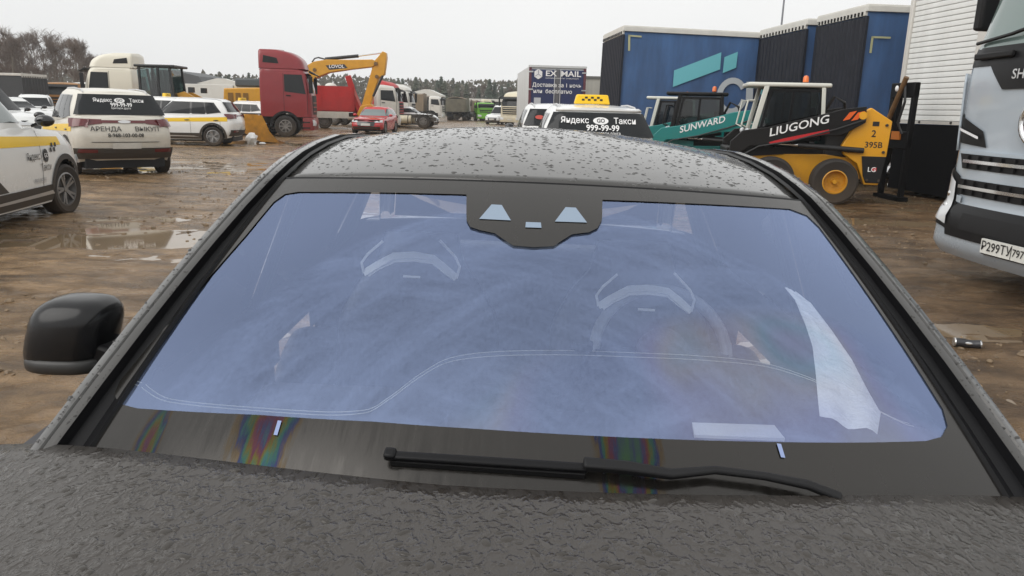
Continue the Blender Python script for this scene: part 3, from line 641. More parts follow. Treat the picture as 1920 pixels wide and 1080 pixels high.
        cx = 770 if sx_ < 0 else 1210; cy = 490 if sx_ < 0 else 552; P = lambda a, b: car_depth(cx + a, cy + b, 2.02)
        for poly, r in (([(-88, 22), (-62, 6), (-32, -10), (5, -12), (42, -6), (62, 10), (86, 32)], .0075), ([(-80, 26), (-60, 12), (-30, -1), (5, -3), (42, 2), (60, 17), (84, 34)], .0042),
                        ([(-88, 22), (-92, 2), (-80, -14), (-52, -38)], .0026), ([(86, 32), (92, 10), (84, -8), (54, -40)], .0026), ([(-14, 28), (18, 30)], .0026)):
            MB().sweep([P(*k) for k in poly], (r * 2.6, .003), (.1 * (1 if sx_ < 0 else -1), -.84, .54)).build('glint_trim', glint_white, None).parent = se
    MB().box(-.62, .62, 3.0, 3.2, .4, 1.02).build('rear_seat', SEAT, car, bevel=.06)
    t = MB(); c0 = Vector((.36, 1.98, .925)); R0 = .185
    ti = Matrix.Translation(c0) @ Matrix.Rotation(rad(62), 4, 'X')
    t.tube([ti @ Vector((R0 * math.cos(a), R0 * math.sin(a), 0)) for a in [2 * math.pi * i / 40 for i in range(41)]], .016, 10)
    sw = t.build('steering_wheel', mat('wheel leather', (.30, .30, .32), rough=.3), car, smooth=60)
    h = MB(); h.cyl(ti @ Vector((0, 0, -.02)), ti @ Vector((0, 0, .03)), .07, n=20); h.bar(ti @ Vector((-R0, 0, 0)), ti @ Vector((R0, 0, 0)), .03, .02); h.bar(ti @ Vector((0, 0, 0)), ti @ Vector((0, -R0, 0)), .03, .02); h.build('steering_hub', DASH, None).parent = sw
    film = mat('wrinkled white sheet', (.88, .88, .87), rough=.35, bump=.6, scale=14, var=.12, stretch=(1, 4, 1))
    lft = [(1498, 504), (1520, 532), (1542, 575), (1556, 620), (1564, 670), (1568, 715), (1572, 748)]; rgt = [(1528, 508), (1560, 532), (1600, 585), (1640, 640), (1676, 692), (1700, 738), (1694, 778)]
    MB().grid(lambda u, v: glass_pt(*lft[round(v * 6)], -.05).lerp(glass_pt(*rgt[round(v * 6)], -.06), u) + Vector((0, 0, .012 * noise.noise((u * 3, v * 7, 2)))), 10, 6).build('pale_sheet', film, car, smooth=180)  # white sheet added close under the glass to catch the sky as a bright patch
    cy = MB(); b0 = car_plane(1092, 655, .985); cy.cyl(b0, b0 + Vector((0, 0, .02)), .026, n=20); cy.build('sun_sensor', PLASTIC, None).parent = da

RIMS = {}
def wheel(parent, c, r, w, sg, axis='y', rimmat=None, spokes=5, rr=.66, rim_shared=None, tyre=None, steer=0):
    """tyre (wheel) with a rim child; sg = outward side"""
    key = (r, w, spokes, rr, (rimmat or RIMGREY).name)
    if key not in RIMS:
        t = MB(); h = w / 2; ri = r * rr
        t.lathe([(ri, -h * .8), (r * .88, -h), (r * .97, -h * .86), (r, -h * .55), (r, h * .55), (r * .97, h * .86), (r * .88, h), (ri, h * .8), (ri, -h * .8)], 36)
        k = MB(); k.lathe([(ri, -h * .7), (ri * 1.01, h * .82), (ri * .93, h * .86), (ri * .9, h * .5), (ri * .86, h * .05), (.02, h * .0)], 32)
        k.cyl((0, 0, 0), (0, h * .72, 0), ri * .22, ri * .16, 14)
        if spokes == 0:
            for i in range(8): a = 2 * math.pi * i / 8; k.cyl((math.cos(a) * ri * .45, h * .0, math.sin(a) * ri * .45), (math.cos(a) * ri * .45, h * .12, math.sin(a) * ri * .45), ri * .06, n=6)
        for i in range(spokes):
            for d in ((-.16, .16) if spokes == 5 else (0,)):
                a = 2 * math.pi * i / spokes; p0 = Vector((math.cos(a + d * .6) * ri * .16, h * .55, math.sin(a + d * .6) * ri * .16)); p1 = Vector((math.cos(a + d) * ri * .95, h * .70, math.sin(a + d) * ri * .95))
                k.bar(p0, p1, ri * .15 if spokes == 5 else ri * .2, h * .2, up=(0, 1, 0))
        RIMS[key] = (t, k, {})
    t, k, cache = RIMS[key]
    if 'o' not in cache:
        a = t.build('wheel', tyre or TYRE, parent, smooth=40); b = k.build('rim', rimmat or RIMGREY, None, smooth=35); cache['o'] = (a, b)
    else:
        a = cache['o'][0].copy(); b = cache['o'][1].copy(); COL.objects.link(a); COL.objects.link(b)
    a.parent = parent; b.parent = a; a.location = c
    rz = (0 if sg > 0 else math.pi) if axis == 'y' else (-math.pi / 2 if sg > 0 else math.pi / 2)
    a.rotation_euler = (0, 0, rz + rad(steer)); return a
build_grey_car()
# ================================================================ shared vehicle materials
WHITE = mat('white car paint', (.82, .83, .82), rough=.22, coat=.5, dirt=.17, dz=(.2, 1.25))
CREAM = mat('dirty white car paint', (.74, .71, .63), rough=.3, coat=.3, dirt=.42, dz=(.3, 1.4))
YELLOW = mat('yellow vinyl', (.86, .56, .02), rough=.35, dirt=.25)
DARKGLASS = mat('dark car glass', (.014, .016, .018), rough=.06, spec=.32)
PALEGLASS = mat('pale car glass', (.16, .20, .20), rough=.06, coat=.5)
CLAD = mat('grey plastic cladding', (.035, .034, .033), rough=.6, dirt=.75, dz=(.1, .9))
REDLAMP = mat('red lamp', (.11, .009, .012), rough=.15, coat=.6)
CLEARLAMP = mat('headlamp', (.62, .64, .66), rough=.12, coat=.8)
SILVER = mat('silver trim', (.62, .62, .62), rough=.3, metal=.7)
PLATE = mat('number plate', (.70, .69, .64), rough=.5, dirt=.5)
INK = mat('black print', (.015, .015, .016), rough=.5)
WHITEINK = mat('white print', (.82, .82, .82), rough=.5)
ORANGE = mat('orange lamp', (.75, .16, .02), rough=.25, coat=.5)

def suv(name, label, loc, heading, group=None, L=4.5, W=1.86, Hh=1.66, paint=None, stripe=True, clad=True, style='suv', rear_glass=None, rimmat=None, cat='car', steer=0, rails=True, side_glass=None, belt=1.08):
    """passenger car; local +X forward, +Y left"""
    paint = paint or WHITE; rear_glass = rear_glass or DARKGLASS; side_glass = side_glass or DARKGLASS
    t = thing(name, label, cat, loc, heading, group); h = L / 2; w = W / 2; R = .36; ax = (h - .90, -h + .86)
    sed = style == 'sedan'
    zt = curve([(-h, belt + (.09 if not sed else -.04)), (-h + .7, belt + .075), (-.2, belt - .01), (h - 1.45, belt - .05), (h - .6, belt - .14), (h, belt - .32)]); zb = curve([(-h, .36), (-h + .8, .24), (h - .8, .22), (h, .30)])
    lo = Loft([(0, -h + .14, h - .12, w * .93, .28, .40), (.25, -h + .02, h - .01, w * .985, .28, .45), (.55, -h, h, w, .26, .50), (.8, -h + .04, h - .05, w * .985, .26, .55), (.95, -h + .09, h - .16, w * .955, .28, .6), (1, -h + .12, h - .24, w * .93, .28, .6)], zb, zt, .07, .05)
    cut = lambda c: abs(c.y) > w * .6 and any((c.x - a) ** 2 + (c.z - R) ** 2 < (R + .05) ** 2 for a in ax)
    lo.mesh(16, 80, cut, cap=.045).build('body', paint, t, smooth=40)
    MB().box(-h + .2, h - .25, -w + .22, w - .22, .17, .80).build('underbody', PLASTIC, t)
    cow = h - 1.42; rf = cow - .74; rb = -h + (.42 if not sed else 1.15); gb = -h + (.14 if not sed else .55)
    zr = curve([(rb - .4, Hh - .16), (rb, Hh - .08), (rb + .8, Hh - .015), (rf - .6, Hh), (rf, Hh - .05), (rf + .3, Hh - .13)])
    gr = Loft([(0, gb, cow, w * .945, .22, .35), (.35, gb + (rb - gb) * .30, lerp(cow, rf, .36), w * .90, .22, .33), (.75, gb + (rb - gb) * .72, lerp(cow, rf, .76), w * .80, .20, .30), (.93, rb - .03, lerp(cow, rf, .95), w * .74, .2, .28), (1, rb + .06, rf - .06, w * .68, .2, .25)], lambda x: zt(x) - .015, zr, .06, .06)
    gr.mesh(12, 40, None, cap=.035).build('roof', paint, t, smooth=40)
    bz = lambda x: zt(x); out = (-1, 0, .4)
    # glass
    top = Hh - .13; wy = w * .70
    drape(MB(), gr.front, ((-w * .80, belt + .02), (w * .80, belt + .02), (wy * .86, top - .01), (-wy * .86, top - .01)), 14, 8, .006, (1, 0, .5)).build('windshield', side_glass, t, smooth=180)
    rzb = belt + .135 if not sed else belt + .06
    drape(MB(), gr.rear, ((-w * .885, rzb), (w * .885, rzb), (wy * 1.03, top + .02), (-wy * 1.03, top + .02)), 16, 8, .008, out).build('rear_window', rear_glass, t, smooth=180)
    for sg in (1, -1):
        sf = lambda x, z: gr.side(x, z, sg); o = (0, sg, .2)
        mid = (cow + gb) / 2 - .02; bt = belt + .045; fr = lambda z: lerp(cow, rf, (z - belt) / (Hh - belt)) - .26
        rr_ = lambda z: lerp(gb, rb, (z - belt) / (Hh - belt)) + (.40 if not sed else .42)
        drape(MB(), sf, ((rr_(bt) - .02, bt + .055), (fr(bt) + .02, bt - .02), (fr(top) + .0, top + .02), (rr_(top) + .06, top + .0)), 24, 5, .003, o).build('window_surround', GLOSSBLACK, t, smooth=180)
        for q in (((mid + .03, bt), (fr(bt) - .02, bt), (fr(top) - .05, top), (mid + .03, top)), ((rr_(bt) + .52, bt), (mid - .04, bt), (mid - .04, top), (rr_(top) + .40, top)), ((rr_(bt) + .02, bt + .06), (rr_(bt) + .48, bt), (rr_(top) + .36, top), (rr_(top) + .12, top - .02))):
            drape(MB(), sf, q, 10, 5, .006, o).build('side_window', side_glass, t, smooth=180)
        sl = lambda x, z: lo.side(x, z, sg)
        if stripe:
            drape(MB(), sl, ((-h + .34, belt - .20), (h - .95, belt - .27), (h - 1.0, belt - .16), (-h + .34, belt - .045)), 40, 3, .004, o).build('yellow_stripe', YELLOW, t, smooth=180)
        for k, x in enumerate((mid + .02, mid - 1.0, cow - .18)):
            drape(MB(), sl, ((x - .004, .42), (x + .004, .42), (x + .004, belt - .06), (x - .004, belt - .06)), 1, 8, .004, o).build('door_seam', BLACKTRIM, t, smooth=0)
        for x in (mid + .13, mid - .86):
            p = lo.side(x, belt - .17, sg); MB().ball(p + Vector((0, sg * .012, 0)), (.095, .022, .018), 12, 6).build('door_handle', paint if not clad else GLOSSBLACK, t)
        if clad:
            for a in ax:
                mb = MB(); N_ = 28
                def rg(u, v): g = lerp(-.25, math.pi + .25, u); r_ = R + .035 + .075 * v; x, z = a + r_ * math.cos(g), R + r_ * math.sin(g); p = lo.side(x, max(.22, z), sg); return p + Vector((0, sg * .014, 0))
                mb.grid(rg, N_, 2).build('wheel_arch', CLAD, t, smooth=60)
            sill = drape(MB(), sl, ((ax[1] + R + .02, .25), (ax[0] - R - .02, .25), (ax[0] - R - .06, .46), (ax[1] + R + .06, .46)), 24, 3, .012, o).build('sill', CLAD, t, smooth=60)
            drape(MB(), sl, ((ax[1] + R + .12, .335), (ax[0] - R - .02, .335), (ax[0] - R - .10, .385), (ax[1] + R + .3, .365)), 16, 2, .02, o).build('sill_trim', SILVER, None, smooth=60).parent = sill
        for i, a in enumerate(ax): wheel(t, Vector((a, sg * (w - .115), .345)), .345, .235, sg, rimmat=rimmat, steer=steer if i == 0 else 0)
        m = MB().ball((cow - .22, sg * (w + .10), belt + .06), (.09, .115, .075), 14, 8).build('mirror', GLOSSBLACK if clad else paint, t, smooth=60)
        MB().bar((cow - .2, sg * (w - .06), belt - .01), (cow - .22, sg * (w + .03), belt + .03), .05, .03).build('mirror_arm', BLACKTRIM, None).parent = m
        # lamps
        drape(MB(), lo.rear, ((sg * w * .985, belt - .11), (sg * w * .42, belt - .035), (sg * w * .42, belt + .045), (sg * w * .96, belt + .06)), 12, 3, .010, (-1, 0, 0)).build('tail_light', REDLAMP, t, smooth=60)
        drape(MB(), sl, ((-h + .07, belt - .11), (-h + .36, belt - .02), (-h + .32, belt + .03), (-h + .10, belt + .06)), 6, 3, .010, o).build('tail_light', REDLAMP, t, smooth=60)
        drape(MB(), lo.front, ((sg * w * .93, .66), (sg * w * .50, .64), (sg * w * .50, .71), (sg * w * .90, .78)), 10, 3, .010, (1, 0, 0)).build('headlight', CLEARLAMP, t, smooth=60)
        drape(MB(), lo.rear, ((sg * w * .90, .50), (sg * w * .55, .50), (sg * w * .55, .56), (sg * w * .88, .57)), 6, 2, .022, (-1, 0, 0)).build('reflector', REDLAMP, t, smooth=60)
        if rails: MB().tube([Vector((x, sg * (w * .62), zr(x) + (.03 if abs(x - (rf + rb) / 2) < (rf - rb) / 2 - .22 else -.01))) for x in (rb + .15, rb + .3, (rf + rb) / 2, rf - .35, rf - .2)], .016, 6).build('roof_rail', SILVER, t)
    drape(MB(), lo.rear, ((-w * .42, belt - .025), (w * .42, belt - .025), (w * .42, belt + .03), (-w * .42, belt + .03)), 12, 2, .011, (-1, 0, 0)).build('light_bar', REDLAMP, t, smooth=60)
    drape(MB(), lo.rear, ((-w * .93, .37), (w * .93, .37), (w * .96, .585), (-w * .96, .585)), 20, 3, .016, (-1, 0, 0)).build('rear_bumper', CLAD, t, smooth=60)
    drape(MB(), lo.rear, ((-.27, .575), (.27, .575), (.27, .69), (-.27, .69)), 4, 1, .024, (-1, 0, 0)).build('number_plate', PLATE, t, smooth=0)
    drape(MB(), lo.front, ((-w * .48, .44), (w * .48, .44), (w * .56, .70), (-w * .56, .70)), 14, 4, .012, (1, 0, 0)).build('grille', GLOSSBLACK, t, smooth=60)
    drape(MB(), lo.front, ((-w * .8, .31), (w * .8, .31), (w * .82, .42), (-w * .82, .42)), 14, 2, .014, (1, 0, 0)).build('front_bumper', CLAD, t, smooth=60)
    drape(MB(), lo.front, ((-.26, .47), (.26, .47), (.26, .58), (-.26, .58)), 4, 1, .03, (1, 0, 0)).build('number_plate', PLATE, t, smooth=0)
    t_data[t.name] = (lo, gr, Hh, w, h, belt); return t
t_data = {}
def taxi_sign(t, x, y=0.):
    lo, gr, Hh, w, h, belt = t_data[t.name]
    s = MB().prism([(-.30, 0), (.30, 0), (.26, .155), (-.26, .155)], x - .07, x + .07, 'yz'); s.v = [v + Vector((0, y, Hh + .03)) for v in s.v]
    o = s.build('taxi_sign', mat('taxi sign', (.90, .56, .02), rough=.35), t, bevel=.02)
    for r in range(2):
        c = MB()
        for i in range(7):
            if (i + r) % 2: continue
            yy = y - .17 + i * .05; zz = Hh + .085 + r * .035; c.add([(x - .0745, yy, zz), (x - .0745, yy + .045, zz), (x - .0745, yy + .045, zz + .03), (x - .0745, yy, zz + .03)], [(0, 1, 2, 3)])
        c.build('checker', INK, None, smooth=0).parent = o
def rear_print(t, lines, on_glass=True, m=None):
    """lines = (text, centre height, size, bold, stretch, y) printed on the back; reader's right is the car's right (-Y)"""
    lo, gr, Hh, w, h, belt = t_data[t.name]; S = gr if on_glass else lo
    for s, z, size, bold, sx, y0 in lines:
        lettering(s, lambda u, v: S.rear(y0 - u, z + v) + Vector((-.020, 0, .008 if on_glass else 0)), m or WHITEINK, t, size, bold, sx)
def badge_oval(t, y0, z, ry, rz, m, inner=None):
    lo, gr, Hh, w, h, belt = t_data[t.name]
    pts = [gr.rear(y0 + ry * math.cos(a), z + rz * math.sin(a)) + Vector((-.019, 0, .008)) for a in [2 * math.pi * i / 24 for i in range(24)]]
    MB().add(pts, [tuple(range(24))]).build('badge', m, t, smooth=0)
    if inner: lettering(inner, lambda u, v: gr.rear(y0 - u, z + v) + Vector((-.023, 0, .009)), INK, t, rz * 1.5, .02)
def hv(a): return Vector((math.sin(rad(a)), math.cos(rad(a)), 0))

# ---------------------------------------------------------------- the taxis on the left
def left_cars():
    # nearest taxi, front wheel in view
    hd = -9; wf = gp(118, 401); right = hv(hd + 90); c = wf - right * .815 - hv(hd) * (2.25 - .90)
    a = suv('taxi_car', 'white taxi at the left edge with yellow stripe and black mirror, nearest parked car', (c.x, c.y, 0), hd, 'yellow-striped white taxis', steer=-8, side_glass=PALEGLASS, belt=1.22, Hh=1.84)
    lo = t_data[a.name][0]; S = lambda x0, z0: (lambda u, v: lo.side(x0 + u, z0 + v, -1) + Vector((0, -.012, 0)))
    lettering('Яндекс', S(.42, .84), INK, a, .13, .0, .8); lettering('Такси', S(.74, .69), INK, a, .13, .0, .8)
    lettering('999-99-99', S(.55, .53), mat('grey print', (.35, .35, .36), rough=.5), a, .10, .0, .8)
    pts = [lo.side(.76 + .07 * math.cos(q), .84 + .085 * math.sin(q), -1) + Vector((0, -.014, 0)) for q in [2 * math.pi * i / 20 for i in range(20)]]
    MB().add(pts, [tuple(range(20))]).build('badge', INK, a, smooth=0); lettering('GO', lambda u, v: lo.side(.76 + u, .84 + v, -1) + Vector((0, -.018, 0)), WHITEINK, a, .075, .01)
    for i in range(4):
        for r in range(2):
            if (i + r) % 2 == 0: x, z = .92 + i * .055, .875 + r * .06; MB().add([lo.side(x + p, z + q, -1) + Vector((0, -.012, 0)) for p, q in ((0, 0), (.05, 0), (.05, .055), (0, .055))], [(0, 1, 2, 3)]).build('checker', INK, a, smooth=0)
    # swooping yellow and black vinyl on the near doors
    drape(MB(), lambda x, z: lo.side(x, z, -1), ((-2.0, .47), (-.25, .47), (-.75, .82), (-1.9, .82)), 16, 6, .005, (0, -1, 0)).build('black_vinyl', CLAD, a, smooth=180)
    drape(MB(), lambda x, z: lo.side(x, z, -1), ((-2.0, .62), (-1.02, .62), (-.80, .84), (-1.7, .84)), 16, 6, .009, (0, -1, 0)).build('yellow_vinyl', YELLOW, a, smooth=180)
    # SUV seen from behind
    hd = -40; rb = gp(244, 331); c = rb + hv(hd) * 2.30
    b = suv('taxi_car', 'muddy white SUV seen from behind, black phone lettering on its tailgate', (c.x, c.y, 0), hd, 'yellow-striped white taxis', L=4.6, W=1.96, Hh=1.76, paint=CREAM, belt=1.11)
    rear_print(b, [('Яндекс', 1.53, .105, .012, .95, .31), ('Такси', 1.53, .105, .012, .95, -.33), ('999-99-99', 1.44, .11, .018, .9, -.02), ('пригласи друга', 1.375, .055, .0, .9, 0)])
    badge_oval(b, 0, 1.53, .10, .05, WHITEINK, 'GO')
    rear_print(b, [('АРЕНДА', .965, .13, .008, 1.05, .36), ('ВЫКУП', .965, .13, .008, 1.05, -.42), ('8-968-103-00-08', .84, .105, .02, .95, 0)], False, INK)
    g = t_data[b.name][0]; MB().add([g.rear(.12 * math.cos(q), 1.115 + .03 * math.sin(q)) + Vector((-.02, 0, 0)) for q in [2 * math.pi * i / 20 for i in range(20)]], [tuple(range(20))]).build('badge', SILVER, b, smooth=0)
    drape(MB(), g.rear, ((-.62, .70), (.62, .70), (.66, .712), (-.66, .712)), 12, 1, .012, (-1, 0, 0)).build('tailgate_seam', BLACKTRIM, b, smooth=0)
    # SUV side-on behind it
    hd = -97; wf = gp(402, 274); left = hv(hd - 90); c = wf - left * .82 + hv(hd) * (2.25 - .86)
    suv('taxi_car', 'white SUV side-on with yellow stripe, its back wheel near the yellow bucket', (c.x, c.y, 0), hd, 'yellow-striped white taxis')
    c = gp(482, 257) + hv(-74) * 2.3 + Vector((.2, 2.8, 0))
    d = suv('taxi_car', 'white car half hidden behind the yellow bucket beside the red lorry', (c.x, c.y, 0), -78, 'yellow-striped white taxis', Hh=1.6)
    taxi_sign(d, -.2)
    c = dp(300, 190, 33.5); e = suv('taxi_car', 'white car showing only its roof above the side-on SUV', (c.x - .3, 33.5, 0), -92, 'yellow-striped white taxis', Hh=1.68); taxi_sign(e, -.6)
    c = dp(66, 200, 40); suv('taxi_car', 'small white and yellow taxi in the back row, left of the muddy SUV', (c.x, 40, 0), 150, 'yellow-striped white taxis')
    c = dp(48, 200, 33); suv('taxi_car', 'white car bonnet low in front of the back row taxi', (c.x - .6, 33, 0), 118, 'yellow-striped white taxis', Hh=1.5)
    c = dp(-25, 190, 26); suv('taxi_car', 'grey-white car cut by the left edge behind the nearest taxi', (c.x, 26, 0), 100, 'yellow-striped white taxis', Hh=1.95, stripe=False)
    # taxis ahead of the grey car
    c = dp(1120, 230, 11.6) ; hd = -1
    f = suv('taxi_car', 'white taxi just beyond the grey roof, yellow checkered sign on top', (c.x + .03, 11.6 + 2.3, 0), hd, 'taxis parked ahead', L=4.6, W=1.95, Hh=1.655, belt=1.05, rear_glass=DARKGLASS); taxi_sign(f, -1.0, .02)
    rear_print(f, [('Яндекс', 1.42, .125, .012, 1.0, .38), ('Такси', 1.42, .125, .012, 1.0, -.40), ('999-99-99', 1.31, .125, .02, 1.0, -.05), ('пригласи друга', 1.235, .06, .0, 1.0, -.1)])
    badge_oval(f, -.02, 1.42, .12, .055, WHITEINK, 'GO')
    gr = t_data[f.name][1]; drape(MB(), gr.rear, ((-.66, 1.555), (.66, 1.555), (.60, 1.60), (-.60, 1.60)), 12, 2, .05, (-1, 0, .3)).build('spoiler', WHITE, f, smooth=60, solid=.04)
    c = dp(1020, 230, 17.2)
    k = suv('taxi_car', 'white car left of the signed taxi with an oval red sticker', (c.x + .30, 17.2 + 2.3, 0), -3, 'taxis parked ahead', L=4.6, W=1.95, Hh=1.70, rear_glass=DARKGLASS)
    gr = t_data[k.name][1]; MB().add([gr.rear(.50 + .10 * math.cos(q), 1.40 + .045 * math.sin(q)) + Vector((-.02, 0, .01)) for q in [2 * math.pi * i / 20 for i in range(20)]], [tuple(range(20))]).build('sticker', mat('red sticker', (.45, .05, .03), rough=.4), k, smooth=0)
    # red car facing us
    c = gp(690, 252) + Vector((0, 2.25, 0)); RED = mat('bright red paint', (.50, .022, .030), rough=.22, coat=.6, dirt=.15)
    r = suv('red_car', 'bright red hatchback facing the camera under the excavator arm', (c.x, c.y, 0), 184, None, L=4.35, W=1.9, Hh=1.50, paint=RED, stripe=False, clad=False, rails=False, side_glass=PALEGLASS, belt=.98)
    # small cars by the far trucks
    c = dp(772, 225, 62); suv('white_car', 'white car parked beside the black chassis, far middle left', (c.x, 62, 0), 96, None, Hh=1.55, stripe=False, side_glass=DARKGLASS)
    c = dp(748, 222, 66); suv('dark_car', 'dark green car beyond the white one, far middle left', (c.x - 1, 67, 0), 100, None, Hh=1.5, stripe=False, paint=mat('dark green paint', (.02, .06, .055), rough=.25, coat=.5))
    c = dp(938, 222, 80); suv('white_car', 'white van-like car beside the pale lorry cab, far middle', (c.x, 80, 0), 200, None, Hh=1.9, stripe=False, L=4.8)
left_cars()
# ================================================================ lorries, trailers and machines
STEEL = mat('chassis steel', (.020, .020, .021), rough=.6, dirt=.8, dz=(.2, 1.6))
TRUCKRIM = mat('steel rim', (.30, .29, .28), rough=.5, metal=.4, dirt=.7, dz=(-.5, .5))
RED = mat('lorry red', (.235, .008, .014), rough=.3, coat=.4, dirt=.25, dz=(.3, 2.0), var=.08, scale=1.5)
REDBODY = mat('tipper red', (.47, .020, .022), rough=.45, dirt=.2, dz=(.3, 2.2), var=.1, scale=2)
LORRYWHITE = mat('lorry white', (.70, .69, .64), rough=.35, coat=.3, dirt=.35, dz=(.4, 2.6))
LORRYCREAM = mat('lorry cream', (.66, .60, .44), rough=.35, coat=.3, dirt=.35, dz=(.4, 2.6))
MACHINE = mat('machine yellow', (.62, .30, .012), rough=.4, coat=.2, dirt=.30, dz=(.2, 2.2), var=.08, scale=3)
LOADERYEL = mat('loader yellow', (.80, .37, .003), rough=.35, coat=.3, dirt=.36, dz=(.2, 1.6))
CABGLASS = glass('cab glass', (.20, .26, .26), .06)
HOSE = mat('black hose', (.014, .014, .015), rough=.45)
CHROME = mat('chrome', (.75, .75, .75), rough=.12, metal=1.)
def part(o, parent): o.parent = parent; return o

def lorry_cab(name, label, loc, heading, paint, top=3.0, high=.75, L=2.25, Lc=5.9, W=2.48, group=None, chassis=True, tank=True, z0=.95, glassm=None, emblem=False):
    """forward-control lorry cab with chassis; origin below the front axle, +X forward"""
    t = thing(name, label, 'lorry', loc, heading, group); w = W / 2; xf, xr = 1.35, 1.35 - L; gm = glassm or DARKGLASS
    C = Loft([(0, xr, xf, w, .06, .22), (.45, xr, xf, w, .06, .24), (.55, xr, xf - .03, w, .06, .24), (.9, xr + .02, xf - .22, w * .97, .08, .26), (1, xr + .08, xf - .36, w * .90, .12, .3)], lambda x: z0, curve([(xr, top + .04), (xf - 1.2, top + .06), (xf - .3, top - .04)]), .10, .0)
    cut = lambda c: abs(c.y) > w * .7 and (c.x ** 2 + (c.z - .52) ** 2 < .66 ** 2)
    body = C.mesh(24, 30, cut, cap=.05).build('cab', paint, t, smooth=40)
    if high:
        D = Loft([(0, xr, xf - .28, w * .95, .10, .35), (.4, xr, xf - .38, w * .93, .10, .4), (.75, xr, xf - .68, w * .89, .1, .42), (.93, xr, xf - 1.05, w * .83, .1, .4), (1, xr + .04, xf - 1.4, w * .78, .1, .35)], lambda x: top + .0, lambda x: top + high, .08, .02)
        D.mesh(10, 20, None, cap=.05).build('roof_deflector', paint, t, smooth=45)
        for sg in (1, -1): drape(MB(), lambda x, z: D.side(x, z, sg), ((xr + .28, top + high * .30), (xr + 1.0, top + high * .26), (xr + .92, top + high * .55), (xr + .32, top + high * .68)), 5, 3, .012, (0, sg, 0)).build('air_intake', PLASTIC, t)
    zs = lerp(z0, top, .50)
    drape(MB(), C.front, ((-w * .92, zs), (w * .92, zs), (w * .86, top - .22), (-w * .86, top - .22)), 14, 6, .008, (1, 0, .2)).build('windshield', gm, t, smooth=180)
    vz = top - .16; MB().prism([(xf - .20, vz), (xf + .10, vz - .10), (xf + .12, vz - .07), (xf - .20, vz + .12)], -w * .88, w * .88, 'xz').build('sun_visor', PLASTIC, t, bevel=.02)
    drape(MB(), C.front, ((-w * .72, z0 + .12), (w * .72, z0 + .12), (w * .78, zs - .10), (-w * .78, zs - .10)), 12, 5, .010, (1, 0, 0)).build('grille', PLASTIC, t, smooth=60)
    for k in range(3): z = z0 + .24 + k * .2; drape(MB(), C.front, ((-w * .70, z), (w * .70, z), (w * .70, z + .06), (-w * .70, z + .06)), 12, 1, .022, (1, 0, 0)).build('grille_bar', paint, t, smooth=60)
    B = Loft([(0, .72, xf + .06, w * .99, .05, .22), (.5, .72, xf + .09, w * 1.0, .05, .24), (1, .72, xf + .05, w * .99, .05, .24)], lambda x: .34, lambda x: z0 - .02, .08, 0)
    B.mesh(5, 10, None, cap=0).build('bumper', paint, t, smooth=45)
    drape(MB(), B.front, ((-.26, .50), (.26, .50), (.26, .61), (-.26, .61)), 3, 1, .012, (1, 0, 0)).build('number_plate', PLATE, t, smooth=0)
    for sg in (1, -1):
        drape(MB(), B.front, ((sg * w * .96, .56), (sg * w * .58, .54), (sg * w * .58, .74), (sg * w * .95, .84)), 6, 3, .012, (1, 0, 0)).build('headlight', CLEARLAMP, t, smooth=60)
        sf = lambda x, z: C.side(x, z, sg); o = (0, sg, 0)
        drape(MB(), sf, ((.02, zs + .06), (xf - .36, zs - .04), (xf - .52, top - .26), (.02, top - .26)), 6, 4, .010, o).build('side_window', gm, t, smooth=180)
        for x in (-.02, xf - .30): drape(MB(), sf, ((x - .008, z0 + .14), (x + .008, z0 + .14), (x + .008, top - .2), (x - .008, top - .2)), 1, 8, .006, o).build('door_seam', BLACKTRIM, t, smooth=0)
        MB().bar(sf(.08, zs - .12) + Vector((0, sg * .012, 0)), sf(.30, zs - .12) + Vector((0, sg * .012, 0)), .03, .05).build('door_handle', PLASTIC, t)
        drape(MB(), sf, ((xr + .10, top - .12), (xf - .5, top - .12), (xf - .5, top - .06), (xr + .10, top - .06)), 6, 1, .012, o).build('drip_rail', paint, t)
        m = MB().box(xf - .20, xf - .02, sg * (w + .10) - .05, sg * (w + .10) + .05, zs + .0, zs + .78).build('mirror', PLASTIC, t, bevel=.03)
        part(MB().tube([(xf - .1, sg * w * .9, zs + .82), (xf - .1, sg * (w + .10), zs + .84), (xf - .1, sg * (w + .10), zs + .7)], .02, 6).build('mirror_arm', PLASTIC), m)
        mb = MB(); mb.grid(lambda u, v: Vector(((.60 + .10 * v) * math.cos(lerp(-.1, math.pi + .1, u)), sg * (w + .006), .52 + (.60 + .10 * v) * math.sin(lerp(-.1, math.pi + .1, u)))), 18, 1).build('wheel_arch', PLASTIC, t)
        for z in (.42, .68): MB().box(.76, 1.14, sg * w * .99 - .02, sg * w * .99 + .02, z, z + .06).build('step', PLASTIC, t)
        wheel(t, Vector((0, sg * (w - .17), .51)), .51, .32, sg, rimmat=TRUCKRIM, spokes=8, rr=.58)
    if chassis:
        for sg in (1, -1):
            MB().box(-Lc + .6, 1.0, sg * .43 - .05, sg * .43 + .05, .80, 1.06).build('chassis_rail', STEEL, t)
            for x in (-3.7,): wheel(t, Vector((x, sg * (w - .29), .51)), .51, .56, sg, rimmat=TRUCKRIM, spokes=8, rr=.58)
            if tank: MB().cyl((-2.6, sg * .88, .72), (-1.2, sg * .88, .72), .30, n=20).build('fuel_tank', SILVER, t)
            MB().grid(lambda u, v: Vector((-3.7 + .64 * math.cos(math.pi * u), sg * lerp(w - .6, w, v), .51 + .64 * math.sin(math.pi * u))), 14, 2).build('mudguard', PLASTIC, t)
        MB().box(-1.1, .7, -.42, .42, .62, .96).build('engine', STEEL, t)
        MB().cyl((-3.4, 0, 1.12), (-3.4, 0, 1.2), .45, n=20).build('fifth_wheel', STEEL, t)
    return t, C, B, w, zs

